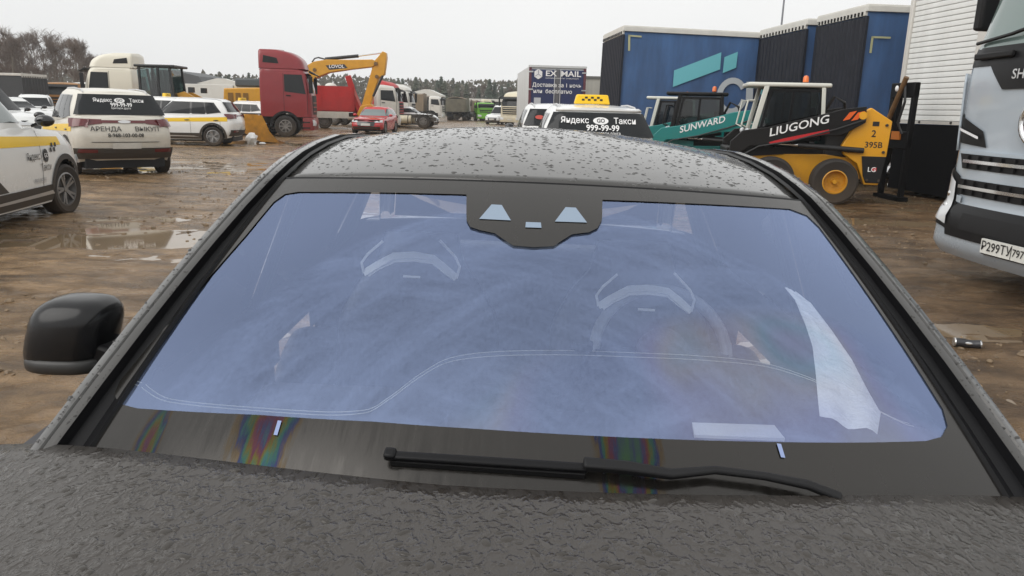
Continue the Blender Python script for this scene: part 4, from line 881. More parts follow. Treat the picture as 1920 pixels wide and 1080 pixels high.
def box_trailer(name, label, corner, ang, L, W, z0, z1, sidem, roofm, ribm, cat='trailer', group=None, sag=0., ribs=12, sill=True, blue=(), gear=(2.2, 3.5), sgn=1):
    """trailer; origin on the ground below its near corner; +X along the long side (angle anticlockwise from world X), +Y across the end"""
    t = thing(name, label, cat, corner, None, group, rad(ang)); t.rotation_euler[1] = rad(sag)
    f = .10
    MB().box(.03, L - .03, .03, W - .03, z0, z1 - .06).build('side_wall', sidem, t)
    # roof frame
    MB().box(-.02, L + .02, -.02, W + .02, z1 - .06, z1 + .01).build('roof_panel', roofm, t, bevel=.015)
    for y0, y1 in ((-.03, .05), (W - .05, W + .03)): MB().box(-.03, L + .03, y0, y1, z1 - .15, z1 - .02).build('roof_rail', roofm, t, bevel=.01)
    for x0, x1 in ((-.032, .05), (L - .05, L + .032)): MB().box(x0, x1, .052, W - .052, z1 - .24, z1 - .02).build('roof_rail', roofm, t, bevel=.01)
    # pleated end curtain
    n = ribs * 2; mb = MB(); mb.grid(lambda u, v: Vector((-.012 - (.05 if round(u * n * 2) % 4 in (1, 2) else 0.), lerp(.06, W - .06, u), lerp(z0, z1 - .27, v))), n * 2, 1); mb.build('end_curtain', ribm, t, smooth=0)
    k = MB()
    for i in range(14): y = lerp(.15, W - .15, i / 13); k.box(-.06, -.033, y - .02, y + .02, z1 - .23, z1 - .15)
    k.build('eyelets', BLACKTRIM, t)['kind'] = 'stuff'
    for i, (u0, u1) in enumerate(blue): MB().box(-.075, -.066, lerp(0, W, u0), lerp(0, W, u1), z0, z1 - .28).build('end_panel', sidem, t)
    for y in (.02, W - .02): MB().box(-.03, .03, y - .05, y + .05, z0, z1 - .25).build('corner_post', ribm, t)
    MB().box(0, L, -.005, .035, z0 - .12, z0 + .02).build('side_rail', STEEL, t); MB().box(0, L, W - .035, W + .005, z0 - .12, z0 + .02).build('side_rail', STEEL, t)
    for y in (W * .3, W * .7): MB().box(.1, L - .1, y - .06, y + .06, z0 - .4, z0 - .01).build('chassis_rail', STEEL, t)
    MB().box(-.06, .06, .1, W - .1, .48, .62).build('under_run_bar', STEEL, t)
    for x in gear:
        for y, sg in ((.2, -1), (W - .2, 1)): wheel(t, Vector((x, y, .5)), .5, .34, sg, rimmat=TRUCKRIM, spokes=8, rr=.58)
    return t

def far_right():
    BLUE = mat('blue tarpaulin', (.046, .120, .28), rough=.55, var=.26, scale=.8, bump=.25, stretch=(3, 3, .6), dirt=.28, dz=(1, 4.5))
    NAVY = mat('navy pleated curtain', (.016, .018, .026), rough=.6, spec=.25, var=.2, scale=2)
    ROOFW = mat('trailer roof frame', (.74, .73, .68), rough=.5, dirt=.3, dz=(3.5, 4.6))
    TEAL = mat('turquoise print', (.16, .50, .56), rough=.5); GREYP = mat('grey print pale', (.52, .55, .57), rough=.5)
    a = box_trailer('trailer', 'long blue tarpaulin trailer with turquoise slanted logo behind the teal loader', (2.98, 22.7, 0), 5, 13.0, 2.9, 1.15, 4.0, BLUE, ROOFW, NAVY, group='blue curtain trailers', sag=.9, gear=(8.2, 9.5, 10.8))
    # logo on the long side (local y = 0 faces the camera)
    def flat(pts, m, name='logo', off=-.012): MB().add([(x, off, z) for x, z in pts], [tuple(range(len(pts)))]).build(name, m, a, smooth=0)
    def px(x_, y_):                                                     # photo pixel to the trailer side
        d = ray(x_, y_); n = Vector((math.sin(rad(5)), -math.cos(rad(5)), 0)); o = Vector((0, 0, CAM_H)); t = (Vector((2.98, 22.7, 0)) - o).dot(n) / d.dot(n); p = o + d * t - Vector((2.98, 22.7, 0)); xl = p.dot(Vector((math.cos(rad(5)), math.sin(rad(5)), 0)))
        return (xl, p.z + xl * math.tan(rad(.9)))
    flat([px(*p) for p in ((1259, 163), (1347, 130), (1349, 98), (1261, 132))], TEAL)
    flat([px(*p) for p in ((1352, 137), (1377, 127), (1380, 97), (1355, 107))], TEAL)
    c0 = px(1370, 180); MB().grid(lambda u, v: Vector((c0[0] + (.30 + .17 * v) * math.cos(lerp(.55, 2 * math.pi - .2, u)), -.012, c0[1] + (.36 + .17 * v) * math.sin(lerp(.55, 2 * math.pi - .2, u)))), 24, 1).build('logo', GREYP, a, smooth=0)
    flat([px(*p) for p in ((1396, 190), (1409, 190), (1410, 154), (1397, 153))], GREYP)
    mk = mat('yellowed tape', (.42, .42, .24), rough=.5); flat([px(*p) for p in ((1174, 68), (1199, 70), (1199, 67), (1174, 65))], mk, 'tape'); flat([px(*p) for p in ((1174, 95), (1178, 95), (1178, 66), (1174, 66))], mk, 'tape')
    b = box_trailer('trailer', 'dark pleated trailer end in the middle of the three, above the white-roofed loader', (7.35, 20.1, 0), 5, 12.0, 2.95, 1.15, 4.0, BLUE, ROOFW, NAVY, group='blue curtain trailers', gear=(8.2, 9.5))
    c = box_trailer('trailer', 'dark pleated trailer with blue corner beside the white slatted box', (7.72, 17.55, 0), 5, 12.0, 2.3, 1.15, 4.03, BLUE, ROOFW, NAVY, group='blue curtain trailers', gear=(8.2, 9.5))
    for z0, z1, x0, x1 in ((3.32, 3.36, .15, .6), (3.0, 3.36, .15, .2)): MB().box(x0, x1, -.012, -.006, z0, z1).build('tape', mk, c)
    # white slatted box body, roller door facing left
    p0, p1 = Vector((8.30, 16.75, 0)), Vector((8.52, 14.25, 0)); d = (p1 - p0); Wd = d.length; d.normalize()
    t = thing('box_lorry', 'white box lorry body with slatted roller door behind the yellow loader', 'lorry', p0, None, None, math.atan2(d.y, d.x))
    SL = mat('white slats', (.84, .85, .83), rough=.4, var=.06, scale=2, dirt=.15, dz=(1, 4)); PW = mat('white post', (.68, .66, .62), rough=.45, dirt=.3, dz=(1, 4))
    zb, zt_ = 1.56, 4.30; n = 26; hh = (zt_ - zb) / n                                    # local +X along the door, -Y is outward (towards the left of the yard)
    base = MB().prism([(0, .0), (.012, .010), (.014, hh * .8), (.010, hh - .008), (0, hh - .006)], .12, Wd - .26, 'yz'); base.v = [Vector((v.x, -v.y, v.z)) for v in base.v]; proto = None
    for i in range(n):
        if proto is None: o = proto = base.build('slat', SL, t, smooth=20)
        else: o = proto.copy(); COL.objects.link(o); o.parent = t
        o.location = (0, 0, zb + i * hh)
    MB().box(0, .11, -.06, .10, zb - .06, zt_ + .1).build('door_post', PW, t, bevel=.01); MB().box(Wd - .25, Wd, -.06, .10, zb - .20, zt_ + .1).build('door_post', PW, t, bevel=.01)
    MB().box(0, Wd, -.055, .10, zt_ + .10, zt_ + .32).build('door_header', PW, t, bevel=.01); MB().box(.11, Wd - .25, -.05, .06, zb - .07, zb - .005).build('door_sill', PW, t)
    for x in (.2, .9, 1.9, 2.2): MB().ball((x, -.06, zb - .03), .025, 8, 5).build('bolt', STEEL, t)
    MB().box(0, Wd - .02, .10, 5.6, zb, zt_ + .3).build('box_wall', PW, t); MB().box(.05, Wd - .27, .0, 5.4, .72, zb - .09).build('chassis', STEEL, t)
    MB().box(.05, Wd - .27, -.03, .0, .10, 1.48).build('rubber_flap', mat('rubber flap', (.004, .004, .005), rough=.8, spec=.1), t)
    for y in (1.0, 4.6):
        for x, sg in ((.25, -1), (Wd - .25, 1)): wheel(t, Vector((x, y, .5)), .5, .34, sg, axis='x', rimmat=TRUCKRIM, spokes=8, rr=.58)
    lettering('jion', lambda u, v: Vector((Wd - .12 - v, -.062, zb - .05 + u)), INK, t, .11, .01)
    # cream slatted body glimpsed right of it
    q = Vector((8.62, 13.9, 0)); t2 = thing('box_lorry', 'cream slatted lorry body glimpsed beside the silver cab windscreen', 'lorry', q, None, None, math.atan2(-.98, .25))
    CR = mat('cream slats', (.66, .62, .50), rough=.5, var=.1, scale=3); b2 = MB().prism([(0, 0), (.05, .02), (.05, .13), (0, .15)], .25, 2.5, 'yz'); b2.v = [Vector((v.x, -v.y, v.z)) for v in b2.v]; proto = None
    for i in range(14):
        if proto is None: o = proto = b2.build('slat', CR, t2, smooth=20)
        else: o = proto.copy(); COL.objects.link(o); o.parent = t2
        o.location = (0, 0, 2.3 + i * .155)
    MB().box(.22, 2.5, .0, 3, 1.2, 4.5).build('box_wall', CR, t2); MB().box(.0, .24, -.08, .1, 1.0, 4.6).build('door_post', STEEL, t2); MB().box(.2, 2.5, .1, 3, .6, 1.15).build('chassis', STEEL, t2)
    for y in (.7, 2.4):
        for x, sg in ((.35, -1), (2.3, 1)): wheel(t2, Vector((x, y, .5)), .5, .34, sg, axis='x', rimmat=TRUCKRIM, spokes=8, rr=.58)
    # black attachment frame leaning in front of the white box
    f = thing('hitch_frame', 'black attachment frame with brown pole in front of the white slatted box', 'machine frame', (7.55, 15.6, 0), None, None, math.atan2(d.y, d.x))
    K = mat('black machine paint', (.006, .006, .007), rough=.5, spec=.15); BR = mat('rusty brown pole', (.14, .075, .03), rough=.6, var=.3, scale=6)
    for x in (.05, .75): MB().box(x, x + .09, -.05, .05, .0, 2.25).build('upright', K, f, bevel=.01)
    MB().box(.05, .84, -.06, .06, 1.98, 2.27).build('top_plate', K, f, bevel=.02); MB().box(.05, .84, -.06, .06, 1.0, 1.34).build('lower_plate', K, f, bevel=.02); MB().box(.0, .9, -.1, .1, .0, .08).build('base_plate', K, f)
    MB().box(.28, .34, -.045, .045, 1.3, 2.0).build('rod', K, f); MB().cyl((.02, -.12, 1.2), (.66, -.14, 2.36), .05, n=10).build('pole', BR, f)
    MB().tube([(.6, -.1, 2.2), (.75, -.16, 1.9), (.62, -.16, 1.5), (.7, -.1, 1.3)], .025, 8).build('hose', HOSE, f); MB().ball((.28, -.07, 2.16), (.05, .03, .06), 8, 6).build('lamp', WHITEINK, f)
    MB().box(.35, .62, -.1, -.04, 1.18, 1.34).build('bracket', mat('orange paint', (.45, .14, .02), rough=.5), f)
    # far box lorry with navy doors
    hd = -4; c = dp(1043, 205, 34.2); fwd, rt = hv(hd), hv(hd + 90)
    t = thing('box_lorry', 'box lorry with navy rear doors and white delivery lettering', 'lorry', (c.x, 34.2, 0), hd)
    NV = mat('navy door', (.028, .040, .115), rough=.35, var=.15, scale=1, dirt=.12, dz=(.8, 3)); GW = mat('box white', (.60, .62, .62), rough=.4, var=.08, scale=.7); PU = mat('maroon post', (.12, .035, .05), rough=.5)
    w = 1.28; zt_ = 3.42; MB().box(0.02, 7.0, -w, w, 1.0, zt_).build('box_wall', GW, t, bevel=.02)
    for sg in (1, -1):
        MB().box(-.03, .015, sg * .62 - .53, sg * .62 + .53, 1.05, zt_ - .12).build('rear_door', NV, t); MB().box(-.05, .018, sg * 1.21 - .055, sg * 1.21 + .055, 1.0, zt_ - .04).build('corner_post', PU, t)
        MB().cyl((-.06, sg * .13, .95), (-.06, sg * .13, zt_ - .1), .018, n=8).build('lock_rod', SILVER, t)
        for z in (1.6, 2.45, 3.2): MB().box(-.07, -.03, sg * 1.18 - .10, sg * 1.18 + .10, z - .03, z + .03).build('hinge', SILVER, t)
        for x in (1.2, 6.2): wheel(t, Vector((x, sg * 1.05, .48)), .48, .4, sg, rimmat=TRUCKRIM, spokes=8, rr=.58)
    MB().box(-.05, .02, -1.29, 1.29, zt_ - .03, zt_ + .06).build('door_header', GW, t); MB().box(-.045, .02, -.09, .09, 1.0, zt_ - .1).build('door_gap', mat('grey seal', (.12, .12, .13), rough=.6), t)
    P = lambda y0, z0: (lambda u, v: Vector((-.078, y0 - u, z0 + v)))
    for s, y, z, sz, bo in (('EX', .30, 3.13, .33, .02), ('MAIL', -.58, 3.13, .33, .02), ('Доставка за 1 ночь', .02, 2.64, .235, .012), ('или  бесплатно', .20, 2.37, .235, .012)): lettering(s, P(y, z), WHITEINK, t, sz, bo, 1.0 if sz < .3 else 1.25)
    lettering('EXPRESS LOGISTIC OPERATION', P(-.2, 2.94), WHITEINK, t, .065, .0, 1.6)
    MB().add([(-.078, .86 + .20 * math.sin(k * math.pi / 3), 3.10 + .22 * math.cos(k * math.pi / 3)) for k in range(6)], [tuple(range(6))]).build('hexagon_logo', WHITEINK, t, smooth=0)
    for k in (0, 2, 4): MB().bar((-.082, .86, 3.10), (-.082, .86 + .17 * math.sin(k * math.pi / 3), 3.10 + .19 * math.cos(k * math.pi / 3)), .012, .02, up=(1, 0, 0)).build('logo_line', NV, t)
    MB().box(-.082, -.078, .72, 1.02, 1.78, 2.1).build('white_label', mat('pale label', (.5, .52, .55), rough=.6), t)
    MB().box(.1, 6.9, -.5, .5, .6, .98).build('chassis', STEEL, t)
    # beige container end right of it
    c = dp(1113, 200, 42); MB().box(-2.6, 2.2, 0, 6, .1, 3.3).build('container', mat('beige container', (.38, .37, .33), rough=.6, var=.1, scale=1, stretch=(6, 6, .3)), tag(thing('container', 'plain beige container end right of the navy-doored lorry', 'container', (c.x + .4, 42, 0), None)), bevel=.02).name = 'container_wall'
    MB().box(-2.65, 2.25, -.05, 6.05, 3.28, 3.42).build('container_rim', mat('dark rim', (.12, .12, .11), rough=.6), bpy.data.objects['container'])
    # thin lamp mast
    c = dp(1466, 40, 60); m = thing('lamp_mast', 'thin grey lamp mast rising above the dark trailers', 'mast', (c.x, 60, 0)); G = mat('galvanised mast', (.22, .23, .25), rough=.5, metal=.5)
    MB().cyl((0, 0, 0), (0, 0, 14.5), .10, .05, 10).build('pole', G, m); MB().box(-.5, .1, -.1, .1, 14.4, 14.5).build('lamp_head', G, m); MB().box(-.2, .2, -.2, .2, 0, .3).build('base', G, m)
far_right()

def skid_loader(name, label, loc, heading, main, arm, cabm, words=None, wordm=None, detail=True, red=None):
    """compact wheeled loader; +X forward, +Y left, origin midway between the axles"""
    t = thing(name, label, 'loader', loc, heading, 'compact loaders parked in a row')
    MB().prism([(-1.05, .40), (-1.05, .82), (-.45, .90), (.95, .86), (1.05, .62), (.95, .34), (.6, .26), (-.8, .26)], -.52, .52).build('chassis', main, t, bevel=.02)
    for sg in (1, -1):
        for x in (-.60, .52): wheel(t, Vector((x, sg * .74, .42)), .42, .31, sg, rimmat=main if main is LOADERYEL else mat('cream rim', (.55, .52, .42), rough=.5, dirt=.5, dz=(-.4, .4)), spokes=0, rr=.52)
        y0, y1 = sg * .56, sg * .78
        tw = MB().prism([(-.68, 1.07), (-.98, 1.68), (-1.11, 1.76), (-1.49, 1.53), (-1.47, .92), (-1.39, .38), (-1.14, .38), (-.98, .76), (-.73, .92)], y0, sg * .70).build('rear_tower', main, t, bevel=.015)
        part(MB().prism([(-1.04, .90), (-1.46, .90), (-1.405, .42), (-1.16, .42), (-1.1, .55)], sg * .702, sg * .725).build('tower_guard', PLASTIC, None, bevel=.01), tw)
        ar = MB().prism([(-1.0, 1.78), (-.6, 1.72), (-.26, 1.62), (.66, 1.37), (1.10, 1.30), (1.30, 1.10), (1.34, .70), (1.18, .64), (1.10, .90), (.95, 1.02), (.51, 1.05), (-.30, 1.24), (-.64, 1.26), (-1.02, 1.5)], sg * .705, sg * .80).build('lift_arm', arm, t, bevel=.012)
        part(MB().cyl((-.95, sg * .83, 1.62), (-.95, sg * .66, 1.62), .07, n=14).build('pivot', main, None), ar)
        part(MB().cyl((-1.05, sg * .75, 1.0), (.1, sg * .75, 1.06), .05, n=12).build('lift_cylinder', HOSE, None), ar); part(MB().cyl((.1, sg * .75, 1.06), (.8, sg * .75, 1.09), .028, n=10).build('cylinder_rod', CHROME, None), ar)
        if red: MB().prism([(-.42, 1.295), (-.40, 1.36), (.35, 1.18), (.62, 1.10), (.60, 1.07), (.30, 1.11)], sg * .801, sg * .806).build('arm_stripe', red, t)
        # cab side
        for a_, b_, wd in (((.93, 1.0), (.70, 2.14), .09), ((-.36, 1.3), (-.30, 2.10), .07)): MB().bar((a_[0], sg * .46, a_[1]), (b_[0], sg * .46, b_[1]), .07, wd, up=(1, 0, 0)).build('cab_post', cabm, t, bevel=.01)
        MB().add([(.86, sg * .47, 1.0), (-.36, sg * .47, 1.15), (-.30, sg * .47, 2.08), (.66, sg * .47, 2.08)], [(0, 1, 2, 3)]).build('side_pane', CABGLASS, t, smooth=0)
        for p_, q_ in (((.84, 1.05), (-.33, 1.18)), ((.66, 2.04), (-.29, 2.04)), ((.80, 1.05), (.62, 2.04)), ((-.30, 1.2), (-.27, 2.04)), ((.25, 1.1), (.22, 2.04))): MB().bar((p_[0], sg * .475, p_[1]), (q_[0], sg * .475, q_[1]), .02, .05, up=(0, 0, 1) if abs(p_[1] - q_[1]) < .5 else (1, 0, 0)).build('pane_frame', BLACKTRIM, t)
        for x, z in ((-1.02, 1.62), (-1.40, 1.46), (-1.40, .98), (-.80, .98), (-1.18, .47), (-1.38, .47)): part(MB().cyl((x, sg * .69, z), (x, sg * .735, z), .025, n=8).build('bolt', STEEL, None), tw)
        MB().tube([(-1.0, sg * .82, 1.55), (-.5, sg * .83, 1.36), (.2, sg * .83, 1.14), (.8, sg * .82, 1.02), (1.15, sg * .80, .8)], .016, 6).build('hydraulic_hose', HOSE, t)
        MB().tube([(1.0, sg * .40, 1.35), (1.10, sg * .46, 1.40), (1.02, sg * .46, 1.85), (.90, sg * .44, 1.85)], .018, 6).build('grab_rail', cabm, t)
        MB().prism([(.30, .88), (1.22, .80), (1.30, .95), (.9, 1.02), (.3, 1.0)], sg * .53, sg * .56).build('foot_guard', arm, t)
    MB().prism([(-.95, .86), (-.95, 1.5), (-.45, 1.62), (-.42, .86)], -.50, .50).build('engine_cover', PLASTIC if not detail else mat('machine grey', (.03, .03, .032), rough=.5, dirt=.2), t, bevel=.03)
    MB().box(-.44, 1.05, -.50, .50, 2.10, 2.18).build('cab_roof', cabm, t, bevel=.03)
    for z, a_, b_ in ((1.0, -.44, .9),): MB().box(a_, b_, -.44, .44, z - .14, z).build('cab_floor', PLASTIC, t)
    MB().add([(.94, -.44, 1.0), (.94, .44, 1.0), (.72, .44, 2.08), (.72, -.44, 2.08)], [(0, 1, 2, 3)]).build('windshield', CABGLASS, t, smooth=0)
    MB().add([(-.37, -.44, 1.5), (-.37, .44, 1.5), (-.32, .44, 2.08), (-.32, -.44, 2.08)], [(0, 1, 2, 3)]).build('rear_pane', CABGLASS, t, smooth=0)
    MB().prism([(-.2, 1.02), (.28, 1.02), (.25, 1.2), (-.08, 1.22), (-.14, 1.75), (-.26, 1.75)], -.24, .24).build('seat', PLASTIC, t, bevel=.04)
    for y in (.32, -.32): MB().cyl((.45, y, 1.0), (.42, y, 1.4), .025, n=8).build('joystick', PLASTIC, t)
    MB().box(1.20, 1.36, -.62, .62, .28, .98).build('quick_hitch', arm, t, bevel=.02)
    MB().cyl((-.1, -.25, 2.18), (-.1, -.25, 2.23), .05, n=12).build('beacon_base', PLASTIC, t); MB().lathe([(.0, .13), (.035, .12), (.052, .09), (.055, 0)], 14, 'z', (-.1, -.25, 2.22)).build('beacon', ORANGE, t)
    for y in (.4, -.4): MB().ball((.98, y, 1.28), (.05, .07, .06), 10, 6).build('work_light', CLEARLAMP, t)
    if detail: MB().tube([(-.3, .3, 1.5), (-.5, .45, 1.95), (-.7, .4, 1.85), (-.8, .2, 1.6)], .03, 8).build('hose', HOSE, t)
    if words:
        s, size, sx = words; an = math.atan2(.25, -.92)
        lettering(s, lambda u, v: Vector((.12 - u * .962, .808, 1.405 + u * .265 + v)), wordm, t, size, .012, sx)
    return t
def loaders():
    BLK = mat('black loader arm', (.009, .009, .010), rough=.4, spec=.25, dirt=.08, dz=(.4, 2)); CW = mat('cab cream', (.66, .66, .60), rough=.4, dirt=.12, dz=(.5, 2)); TEAL = mat('teal paint', (.005, .20, .19), rough=.35, coat=.3, dirt=.15, dz=(.2, 1.8)); RS = mat('red decal', (.52, .02, .025), rough=.4)
    hd = -80; p = gp(1557, 383); lf = hv(hd - 90); c = p - lf * .74 + hv(hd) * .60
    t = skid_loader('compact_loader', 'yellow and black compact loader with cream cab, nearest in the row', (c.x, c.y, 0), hd, LOADERYEL, BLK, CW, ('LIUGONG', .21, 1.12), WHITEINK, True, RS)
    Q = lambda x0, z0: (lambda u, v: Vector((x0 - u, .704, z0 + v)))
    lettering('2', Q(-1.20, 1.30), INK, t, .17, .015); lettering('395B', Q(-1.22, 1.10), INK, t, .15, .015)
    lettering('LG', lambda u, v: Vector((-1.24 - u, .730, .66 + v)), WHITEINK, t, .12, .01); MB().box(-1.32, -1.24, .726, .729, .64, .70).build('red_mark', RS, t); MB().box(-1.27, -1.16, .701, .708, 1.44, 1.52).build('dark_label', INK, t)
    for q in range(2): x = -.62 - q * .14; MB().prism([(x, 1.52), (x - .11, 1.55), (x - .22, 1.70), (x - .10, 1.67)], .801, .807).build('orange_decal', mat('orange decal', (.75, .12, .015), rough=.4), t)
    c = dp(1322, 240, 18.2); t2 = skid_loader('compact_loader', 'teal compact loader with dark cab and white maker name on its arm', (c.x + .1, 18.4, 0), -76, TEAL, TEAL, BLK, ('SUNWARD', .22, 1.0), WHITEINK, True)
    c = dp(1262, 240, 21.0); skid_loader('compact_loader', 'teal compact loader with cream cab frame, farthest in the row', (c.x + .2, 20.9, 0), -78, TEAL, TEAL, CW, None, None, False).scale = (.92,) * 3; t2.scale = (.95,) * 3
loaders()

def silver_lorry():
    """cab of the silver lorry nosing in from the right"""
    hd = 264; SIL = mat('pale blue silver paint', (.44, .50, .56), rough=.22, metal=.12, coat=.6, dirt=.16, dz=(.2, 1.2)); BL = mat('black grille plastic', (.007, .007, .008), rough=.4, spec=.25)
    fv, lf = hv(hd), hv(hd - 90)                     # lf: the truck's left, nearer to the camera
    w = 1.25; org = gp(1882, 470, .47) - fv * 1.52
    t = thing('silver_lorry', 'silver-blue lorry cab nosing in at the right edge with chrome ring emblem', 'lorry', (org.x, org.y, 0), hd)
    C = Loft([(0, -.9, 1.36, w, .06, .22), (.30, -.9, 1.38, w, .06, .24), (.38, -.9, 1.36, w, .06, .24), (.44, -.9, 1.33, w * .99, .06, .25), (.85, -.88, 1.06, w * .96, .08, .28), (1, -.8, .8, w * .88, .14, .32)], lambda x: 1.27, lambda x: 3.6, .08, 0)
    cut = lambda c: abs(c.y) > w * .7 and c.x ** 2 + (c.z - .52) ** 2 < .68 ** 2
    C.mesh(30, 30, cut, cap=.05).build('cab', SIL, t, smooth=40)
    B = Loft([(0, .70, 1.42, w * .98, .05, .20), (.12, .70, 1.49, w * 1.02, .05, .22), (.38, .70, 1.48, w * 1.02, .05, .24), (.50, .70, 1.42, w * .99, .05, .25), (1, .70, 1.40, w * .985, .05, .24)], lambda x: .27, lambda x: 1.29, .09, 0)
    B.mesh(18, 12, None, cap=0).build('bumper', SIL, t, smooth=40)
    D = lambda S, q, name, m, off=.01, n=14, k=4, th=0: drape(MB(), S.front, q, n, k, off, (1, 0, 0)).build(name, m, t, smooth=60, solid=th)
    Q = lambda y0, y1, z0, z1: ((y0, z0), (y1, z0), (y1, z1), (y0, z1))
    D(C, ((-w * .97, 2.24), (w * .97, 2.24), (w * .90, 3.4), (-w * .90, 3.4)), 'windshield', mat('windscreen glass', (.16, .22, .21), rough=.05, coat=.6), .012, 18, 8)
    D(C, Q(-w * .985, w * .985, 2.08, 2.25), 'scuttle_panel', BL, .014, 18, 3)
    D(C, ((-.55, 1.86), (.55, 1.86), (.80, 2.09), (-.80, 2.09)), 'name_panel', BL, .015, 14, 3)
    lettering('SHACMAN', lambda u, v: C.front(u - .10, 1.985 + v) + Vector((.028, 0, 0)), SILVER, t, .12, .012, 1.15)     # reader's right is the truck's left
    for sg in (1, -1):
        D(C, ((sg * 1.24, 1.37), (sg * .66, 1.33), (sg * .74, 1.48), (sg * 1.24, 1.66)), 'side_grille', BL, .012, 10, 4)
        o = drape(MB(), C.front, ((sg * 1.19, 1.50), (sg * .78, 1.405), (sg * .78, 1.43), (sg * 1.19, 1.525)), 8, 1, .03, (1, 0, 0)).build('running_light', mat('white light strip', (.85, .86, .88), rough=.2), t)
        m = MB().grid(lambda u, v: C.side(lerp(1.02, 1.24, u), lerp(1.28, 2.03, v), sg) + Vector((0, sg * (.05 + .03 * v), 0)), 6, 8).build('air_deflector', SIL, t, smooth=60, solid=.02)
        D(B, ((sg * 1.225, .57), (sg * .88, .52), (sg * .95, 1.04), (sg * 1.22, 1.16)), 'lamp_housing', BL, .010, 8, 5)
        D(B, ((sg * 1.20, .62), (sg * .93, .57), (sg * .99, .98), (sg * 1.19, 1.11)), 'headlight', CLEARLAMP, .026, 6, 5)
        for z in (.74, .86): part(MB().ball(B.front(sg * 1.07, z) + Vector((.01, 0, 0)), (.03, .035, .035), 10, 6).build('lamp_lens', CHROME), t)
        m = MB().box(.95, 1.13, sg * 1.36 - .06, sg * 1.36 + .06, 2.45, 3.2).build('mirror', PLASTIC, t, bevel=.03); part(MB().tube([(.9, sg * 1.1, 3.25), (1.04, sg * 1.36, 3.27), (1.04, sg * 1.36, 3.15)], .025, 6).build('mirror_arm', PLASTIC), m)
        drape(MB(), lambda x, z: C.side(x, z, sg), ((.0, 2.25), (.95, 2.2), (.75, 3.2), (.0, 3.2)), 6, 4, .01, (0, sg, 0)).build('side_window', DARKGLASS, t, smooth=180)
        wheel(t, Vector((0, sg * 1.08, .52)), .52, .32, sg, rimmat=TRUCKRIM, spokes=8, rr=.58)
        MB().box(-5.0, 1.0, sg * .43 - .05, sg * .43 + .05, .80, 1.06).build('chassis_rail', STEEL, t); wheel(t, Vector((-3.8, sg * .96, .52)), .52, .56, sg, rimmat=TRUCKRIM, spokes=8, rr=.58)
        MB().box(-3.0, -1.0, sg * 1.15 - .3, sg * 1.15 + .05, .45, 1.0).build('fuel_tank', SILVER, t, bevel=.08)
    for z0, z1 in ((1.12, 1.26), (.87, 1.02)):
        D(B, ((-.95, z0), (.95, z0), (1.02, z1), (-1.02, z1)), 'grille_slot', BL, .012, 18, 3)
        D(B, Q(-.90, .90, (z0 + z1) / 2 - .012, (z0 + z1) / 2 + .018), 'grille_bar', CHROME, .045, 18, 1)
        for i in range(11): y = -.85 + i * .17; MB().bar(B.front(y, z0 + .01) + Vector((.022, 0, 0)), B.front(y, z1 - .01) + Vector((.022, 0, 0)), .012, .02, up=(1, 0, 0)).build('grille_rib', PLASTIC, t)
    D(B, ((-.92, .47), (.92, .47), (1.02, .78), (-1.02, .78)), 'lower_intake', BL, .012, 18, 4)
    D(B, ((-.70, .55), (.70, .55), (.70, .70), (-.70, .70)), 'intake_mesh', PLASTIC, .018, 14, 2)
    for sg in (1, -1): D(B, ((sg * .92, .795), (sg * .84, .785), (sg * .84, .855), (sg * .93, .86)), 'tow_cover', SIL, .022, 3, 2)
    # emblem
    c0 = C.front(0, 1.58) + Vector((.02, 0, 0)); MB().tube([c0 + Vector((.01, .20 * math.cos(a), .20 * math.sin(a))) for a in [2 * math.pi * i / 32 for i in range(33)]], .028, 8).build('emblem_ring', CHROME, t, smooth=60)
    MB().cyl(c0 - Vector((.05, 0, 0)), c0 + Vector((.004, 0, 0)), .19, n=32).build('emblem_disc', BL, t)
    for sg in (1, -1): MB().prism([(sg * .02, 1.50), (sg * .15, 1.50), (sg * .15, 1.55), (sg * .06, 1.56), (sg * .10, 1.68), (sg * .03, 1.72)], c0.x + .004, c0.x + .022, 'yz').build('emblem_wing', CHROME, t)
    # wipers and grab handles
    for y in (-.55, .35): MB().tube([C.front(y - .55, 2.30) + Vector((.05, 0, 0)), C.front(y, 2.34) + Vector((.07, 0, 0)), C.front(y + .5, 2.44) + Vector((.05, 0, 0))], .018, 6).build('wiper', BLACKTRIM, t)
    for y in (-.75, .75): MB().bar(C.front(y - .28, 2.17) + Vector((.04, 0, 0)), C.front(y + .28, 2.17) + Vector((.04, 0, 0)), .05, .06, up=(0, 0, 1)).build('grab_handle', PLASTIC, t, bevel=.015)
    # plate
    pc = B.front(0, .47); tilt = lambda u, v: Vector((pc.x + .05, u, .47 + v))
    pl = MB().box(pc.x + .02, pc.x + .045, -.27, .27, .405, .535).build('number_plate', mat('plate white', (.70, .70, .66), rough=.5, var=.12, scale=9), t)
    part(MB().box(pc.x + .0, pc.x + .019, -.285, .285, .39, .55).build('plate_frame', BL, None), pl)
    for s, y, sz in (('Р299ТУ', -.075, .115), ('797', .185, .095)): part(lettering(s, lambda u, v: tilt(y + u, v), INK, None, sz, .006, .95), pl)
    part(MB().box(pc.x + .046, pc.x + .048, .10, .106, .41, .53).build('plate_line', INK, None), pl)
    MB().box(-1.0, .7, -.42, .42, .6, 1.0).build('engine', STEEL, t); return t
silver_lorry()
# ================================================================ left and far side of the yard
def red_tractor():
    hd = 80; right = hv(hd + 90); p = gp(537, 257) - right * 1.07
    t, C, B, w, zs = lorry_cab('red_lorry', 'dark red lorry tractor with tall roof in front of the yellow excavator', (p.x, p.y, 0), hd, RED, top=3.15, high=.85, L=2.55)
    return t
red_tractor()

